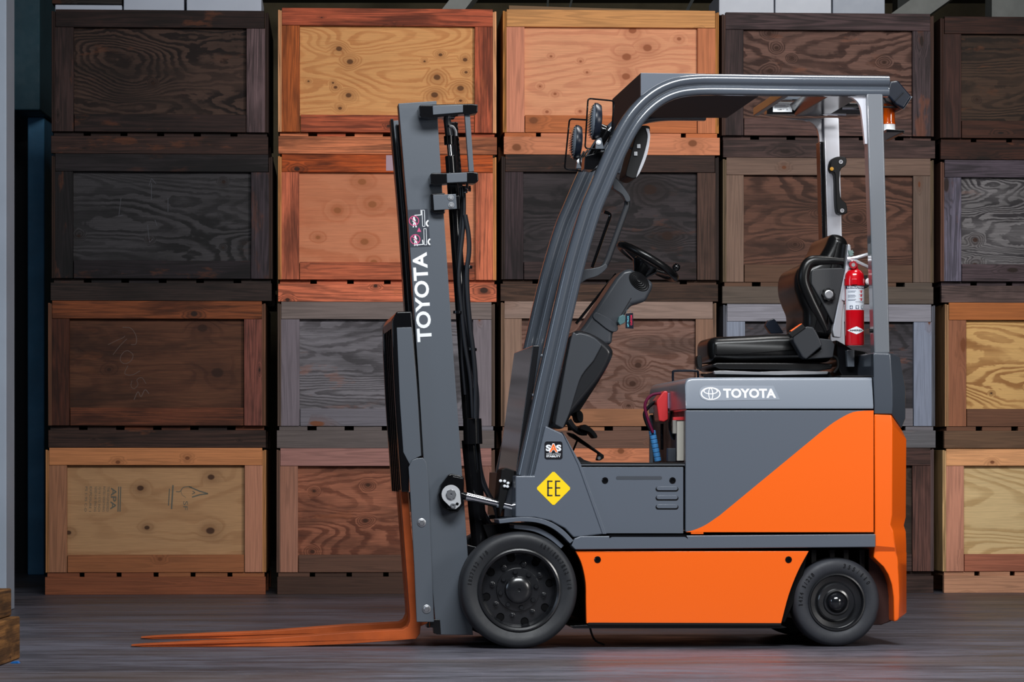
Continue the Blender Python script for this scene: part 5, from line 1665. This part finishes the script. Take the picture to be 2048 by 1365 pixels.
WB = plain('white_box', (176, 182, 196), .6, var=.06)
on_crate('storage_box', 110, 244, 9, 0, .10, .55, WB, 'low white box on the left crate under a dark board', 'box', 'white boxes on the crates')
o_ = on_crate('storage_box', 247, 368, -14, 0, .10, .60, WB, 'middle of three white boxes on the leftmost crate stack', 'box', 'white boxes on the crates')
on_crate('storage_box', 373, 523, -14, 0, .10, .60, WB, 'right of three white boxes on the leftmost crate stack', 'box', 'white boxes on the crates')
a, b = K.p(104, 8.8, .08), K.p(254, 8.8, .08)
um = (a.x + b.x) / 2
o = obj('board', MB().box((-(b.x - a.x) / 2, 0, 0), ((b.x - a.x) / 2 - .03, .5, .03)), wood('board', (44, 40, 38), (26, 22, 20), 91, 'x'), None, bevel=.002)
zz = K.p(177, 9, .10).z
o.location = Matrix.Rotation(K.a, 4, 'Z') @ Vector((um, .08, 0)) + Vector((0, K.y0, zz + .001))
o.rotation_euler = (0, 0, K.a)
o['label'] = 'thin dark board lying on the low white box at the left'
o['category'] = 'board'
WB2 = plain('grey_white_box', (186, 190, 200), .6, var=.06)
on_crate('storage_box', 1438, 1548, -16, 3, .12, .62, WB2, 'large white box above the grey crate, leftmost of three there', 'box', 'white boxes on the crates')
on_crate('storage_box', 1550.5, 1663, -16, 3, .12, .62, WB2, 'large white box above the grey crate, middle of three there', 'box', 'white boxes on the crates')
on_crate('storage_box', 1665.5, 1770, -16, 3, .12, .62, plain('grey_box', (150, 156, 168), .6, var=.06), 'greyer white box above the grey crate, rightmost of three there', 'box', 'white boxes on the crates')
# cardboard sheet on the middle stack
zz = K.p(1220, COLY[2][0]).z
a, b = K.p(1018, 10, .02), K.p(1400, 14, .02)
cs_ = MB().rings([[(a.x, .02, zz + .001), (a.x, .9, zz + .001), (a.x, .9, zz + .016), (a.x, .02, zz + .024)], [((a.x + b.x) / 2, .02, zz + .001), ((a.x + b.x) / 2, .9, zz + .001), ((a.x + b.x) / 2, .9, zz + .010), ((a.x + b.x) / 2, .02, zz + .012)], [(b.x, .02, zz + .001), (b.x, .9, zz + .001), (b.x, .9, zz + .004), (b.x, .02, zz + .004)]])
o = obj('cardboard_sheet', cs_, plain('cardboard', (110, 84, 58), .8), None)
o.location = (0, K.y0, 0); o.rotation_euler = (0, 0, K.a)
o['label'] = 'brown cardboard sheet curling on top of the middle stack'
o['category'] = 'cardboard'

# timber blocks at the left edge, in front
def timber(name, x1, w, d, z0, z1, label, seed_):
    mb = MB().box((0, -w, 0), (d, 0, z1 - z0))
    o = obj(name, mb, wood('board', (158, 108, 58), (78, 50, 28), seed_, 'x', 5, .8, .25, .9, stain_col=(30, 26, 22), old=1.0, gain=.75), None, bevel=.006, seg=2)
    o.location = (x1, -.63, z0)
    o.rotation_euler = (0, 0, -math.pi / 2)
    o['label'] = label
    o['category'] = 'timber'
    return o


b1 = timber('timber_block', -1.793, .5, .9, 0.0, .155, 'thick worn timber block on the floor at the left edge', 77)
b2 = timber('timber_block', -1.824, .45, .8, .156, .257, 'smaller stained timber block lying on top of the other block', 78)
o = obj('plastic_scrap', MB().prism([(-.02, 0), (.014, 0), (.008, .008), (-.012, .006)], 0, .03), plain('blue_plastic', (14, 96, 170), .4), None, bevel=.001)
o.location = (-1.764, -.92, 0.0)
o['label'] = 'small blue scrap poking out beneath the thick timber block'
o['category'] = 'scrap'

# chalk and stamps on two crates
def on_panel(key, mb_px, mat, name, label=None):
    pass


def panel_print(key, build, mat, name='printing', label=None):
    root, fp, (um, dy, zb) = crates[key]
    v = 0.038 + dy
    mb = MB()
    build(mb, v)
    mb.v = [(x - um, 0.0374, z - zb) for x, y, z in mb.v]
    return flat(name, mb, mat, fp, label)


def kline(mb, pts, w, v):
    for a, b in zip(pts, pts[1:]):
        dx, dy = b[0] - a[0], b[1] - a[1]
        l = math.hypot(dx, dy) or 1
        nx, ny = -dy / l * w / 2, dx / l * w / 2
        q = K.uz([(a[0] + nx, a[1] + ny), (b[0] + nx, b[1] + ny), (b[0] - nx, b[1] - ny), (a[0] - nx, a[1] - ny)], v)
        mb.add([(x, v, z) for x, z in q], [(0, 1, 2, 3)])


def ktxt(mb, body, cx, cy, w, h, v, ang, bold=0):
    q = K.p(cx, cy, v)
    text_uz(mb, body, (q.x, q.z), K.m(w), K.m(h), v, ang, bold)


CHALK = plain('chalk', (96, 80, 74), .9)
CHALK2 = plain('faint_chalk', (76, 76, 82), .9)
INK = plain('stamp_ink', (92, 88, 76), .8)


def scrawl(mb, v):
    kline(mb, sm([(245, 655), (262, 657), (272, 672), (272, 688), (262, 690)], 4), 1.0, v)
    kline(mb, sm([(216, 690), (232, 682), (246, 676), (250, 672)], 3), .9, v)
    kline(mb, sm([(254, 678), (240, 692), (226, 710)], 3), .9, v)
    kline(mb, sm([(248, 704), (242, 712), (241, 722), (250, 728), (262, 722), (266, 710), (256, 702), (248, 704)], 4), 1.0, v)
    kline(mb, sm([(256, 732), (250, 744), (252, 750), (266, 750), (280, 742)], 3), 1.0, v)
    kline(mb, sm([(264, 762), (262, 772), (268, 778), (276, 770), (274, 760), (284, 756), (292, 768)], 4), .9, v)
    kline(mb, sm([(268, 800), (276, 784), (282, 794), (290, 780), (298, 788)], 4), 1.3, v)


arrow_parts = [lambda mb, v, q=q: kline(mb, q, 1, v) for q in (
    [(303, 400), (303, 366)], [(298, 372), (303, 357), (312, 368)], [(295, 450), (299, 485), (306, 478)],
    [(242, 396), (238, 430)], [(336, 396), (336, 424)], [(236, 432), (246, 431)], [(310, 440), (314, 452)])]


def stamps(mb, v):
    ktxt(mb, 'APA', 227, 998, 44, 11, v, -92, .02)
    kline(mb, [(237.5, 974), (236, 1024)], 2.2, v)
    kline(mb, [(241.5, 974), (240, 1024)], 2.2, v)
    for x, t in ((216, 'THE ENGINEERED'), (208, 'RATED SHEATHING'), (199, '32/16 15/32 INCH'), (191, 'SIZED FOR SPACING'), (181, 'EXPOSURE 1'), (172, 'PS 1-95 C-D')):
        ktxt(mb, t, x, 999, 50, 4.5, v, -92, 0)


def emblem(mb, v):
    kline(mb, [(346, 971), (343, 1019)], 3, v)
    kline(mb, [(339, 978), (337, 1012)], 2, v)
    kline(mb, sm([(352, 984), (360, 984), (366, 976), (376, 974), (384, 975)], 3), 1.6, v)
    kline(mb, [(378, 974), (399, 983), (416, 988), (400, 990), (384, 995)], 2.6, v)
    kline(mb, [(385, 983), (390, 986), (384, 989)], 1.6, v)
    ktxt(mb, 'SF', 371, 1012, 18, 9, v, -92, 0)
    kline(mb, sm([(372, 996), (364, 990), (362, 982)], 3), .8, v)


panel_print((0, 2), scrawl, CHALK, 'chalk_mark', 'faint chalk scrawl')
for part_ in arrow_parts:
    panel_print((0, 1), part_, CHALK2, 'chalk_mark', 'faint chalk stroke')
panel_print((0, 3), stamps, INK, 'grade_stamp', 'printed grade stamps turned sideways')
panel_print((0, 3), emblem, INK, 'grade_stamp', 'printed arrowhead emblem')
panel_print((1, 1), lambda mb, v: mb.add([(x, v, z) for x, z in K.uz([(772, 312), (792, 312), (792, 343), (772, 343)], v)], [(0, 1, 2, 3)]), plain('old_paint_patch', (168, 140, 150), .8), 'paint_patch', 'pale patch of old paint')
for o_ in bpy.data.objects:
    if o_.name.startswith('paint_patch'):
        for v_ in o_.data.vertices:
            v_.co.y = -0.0004
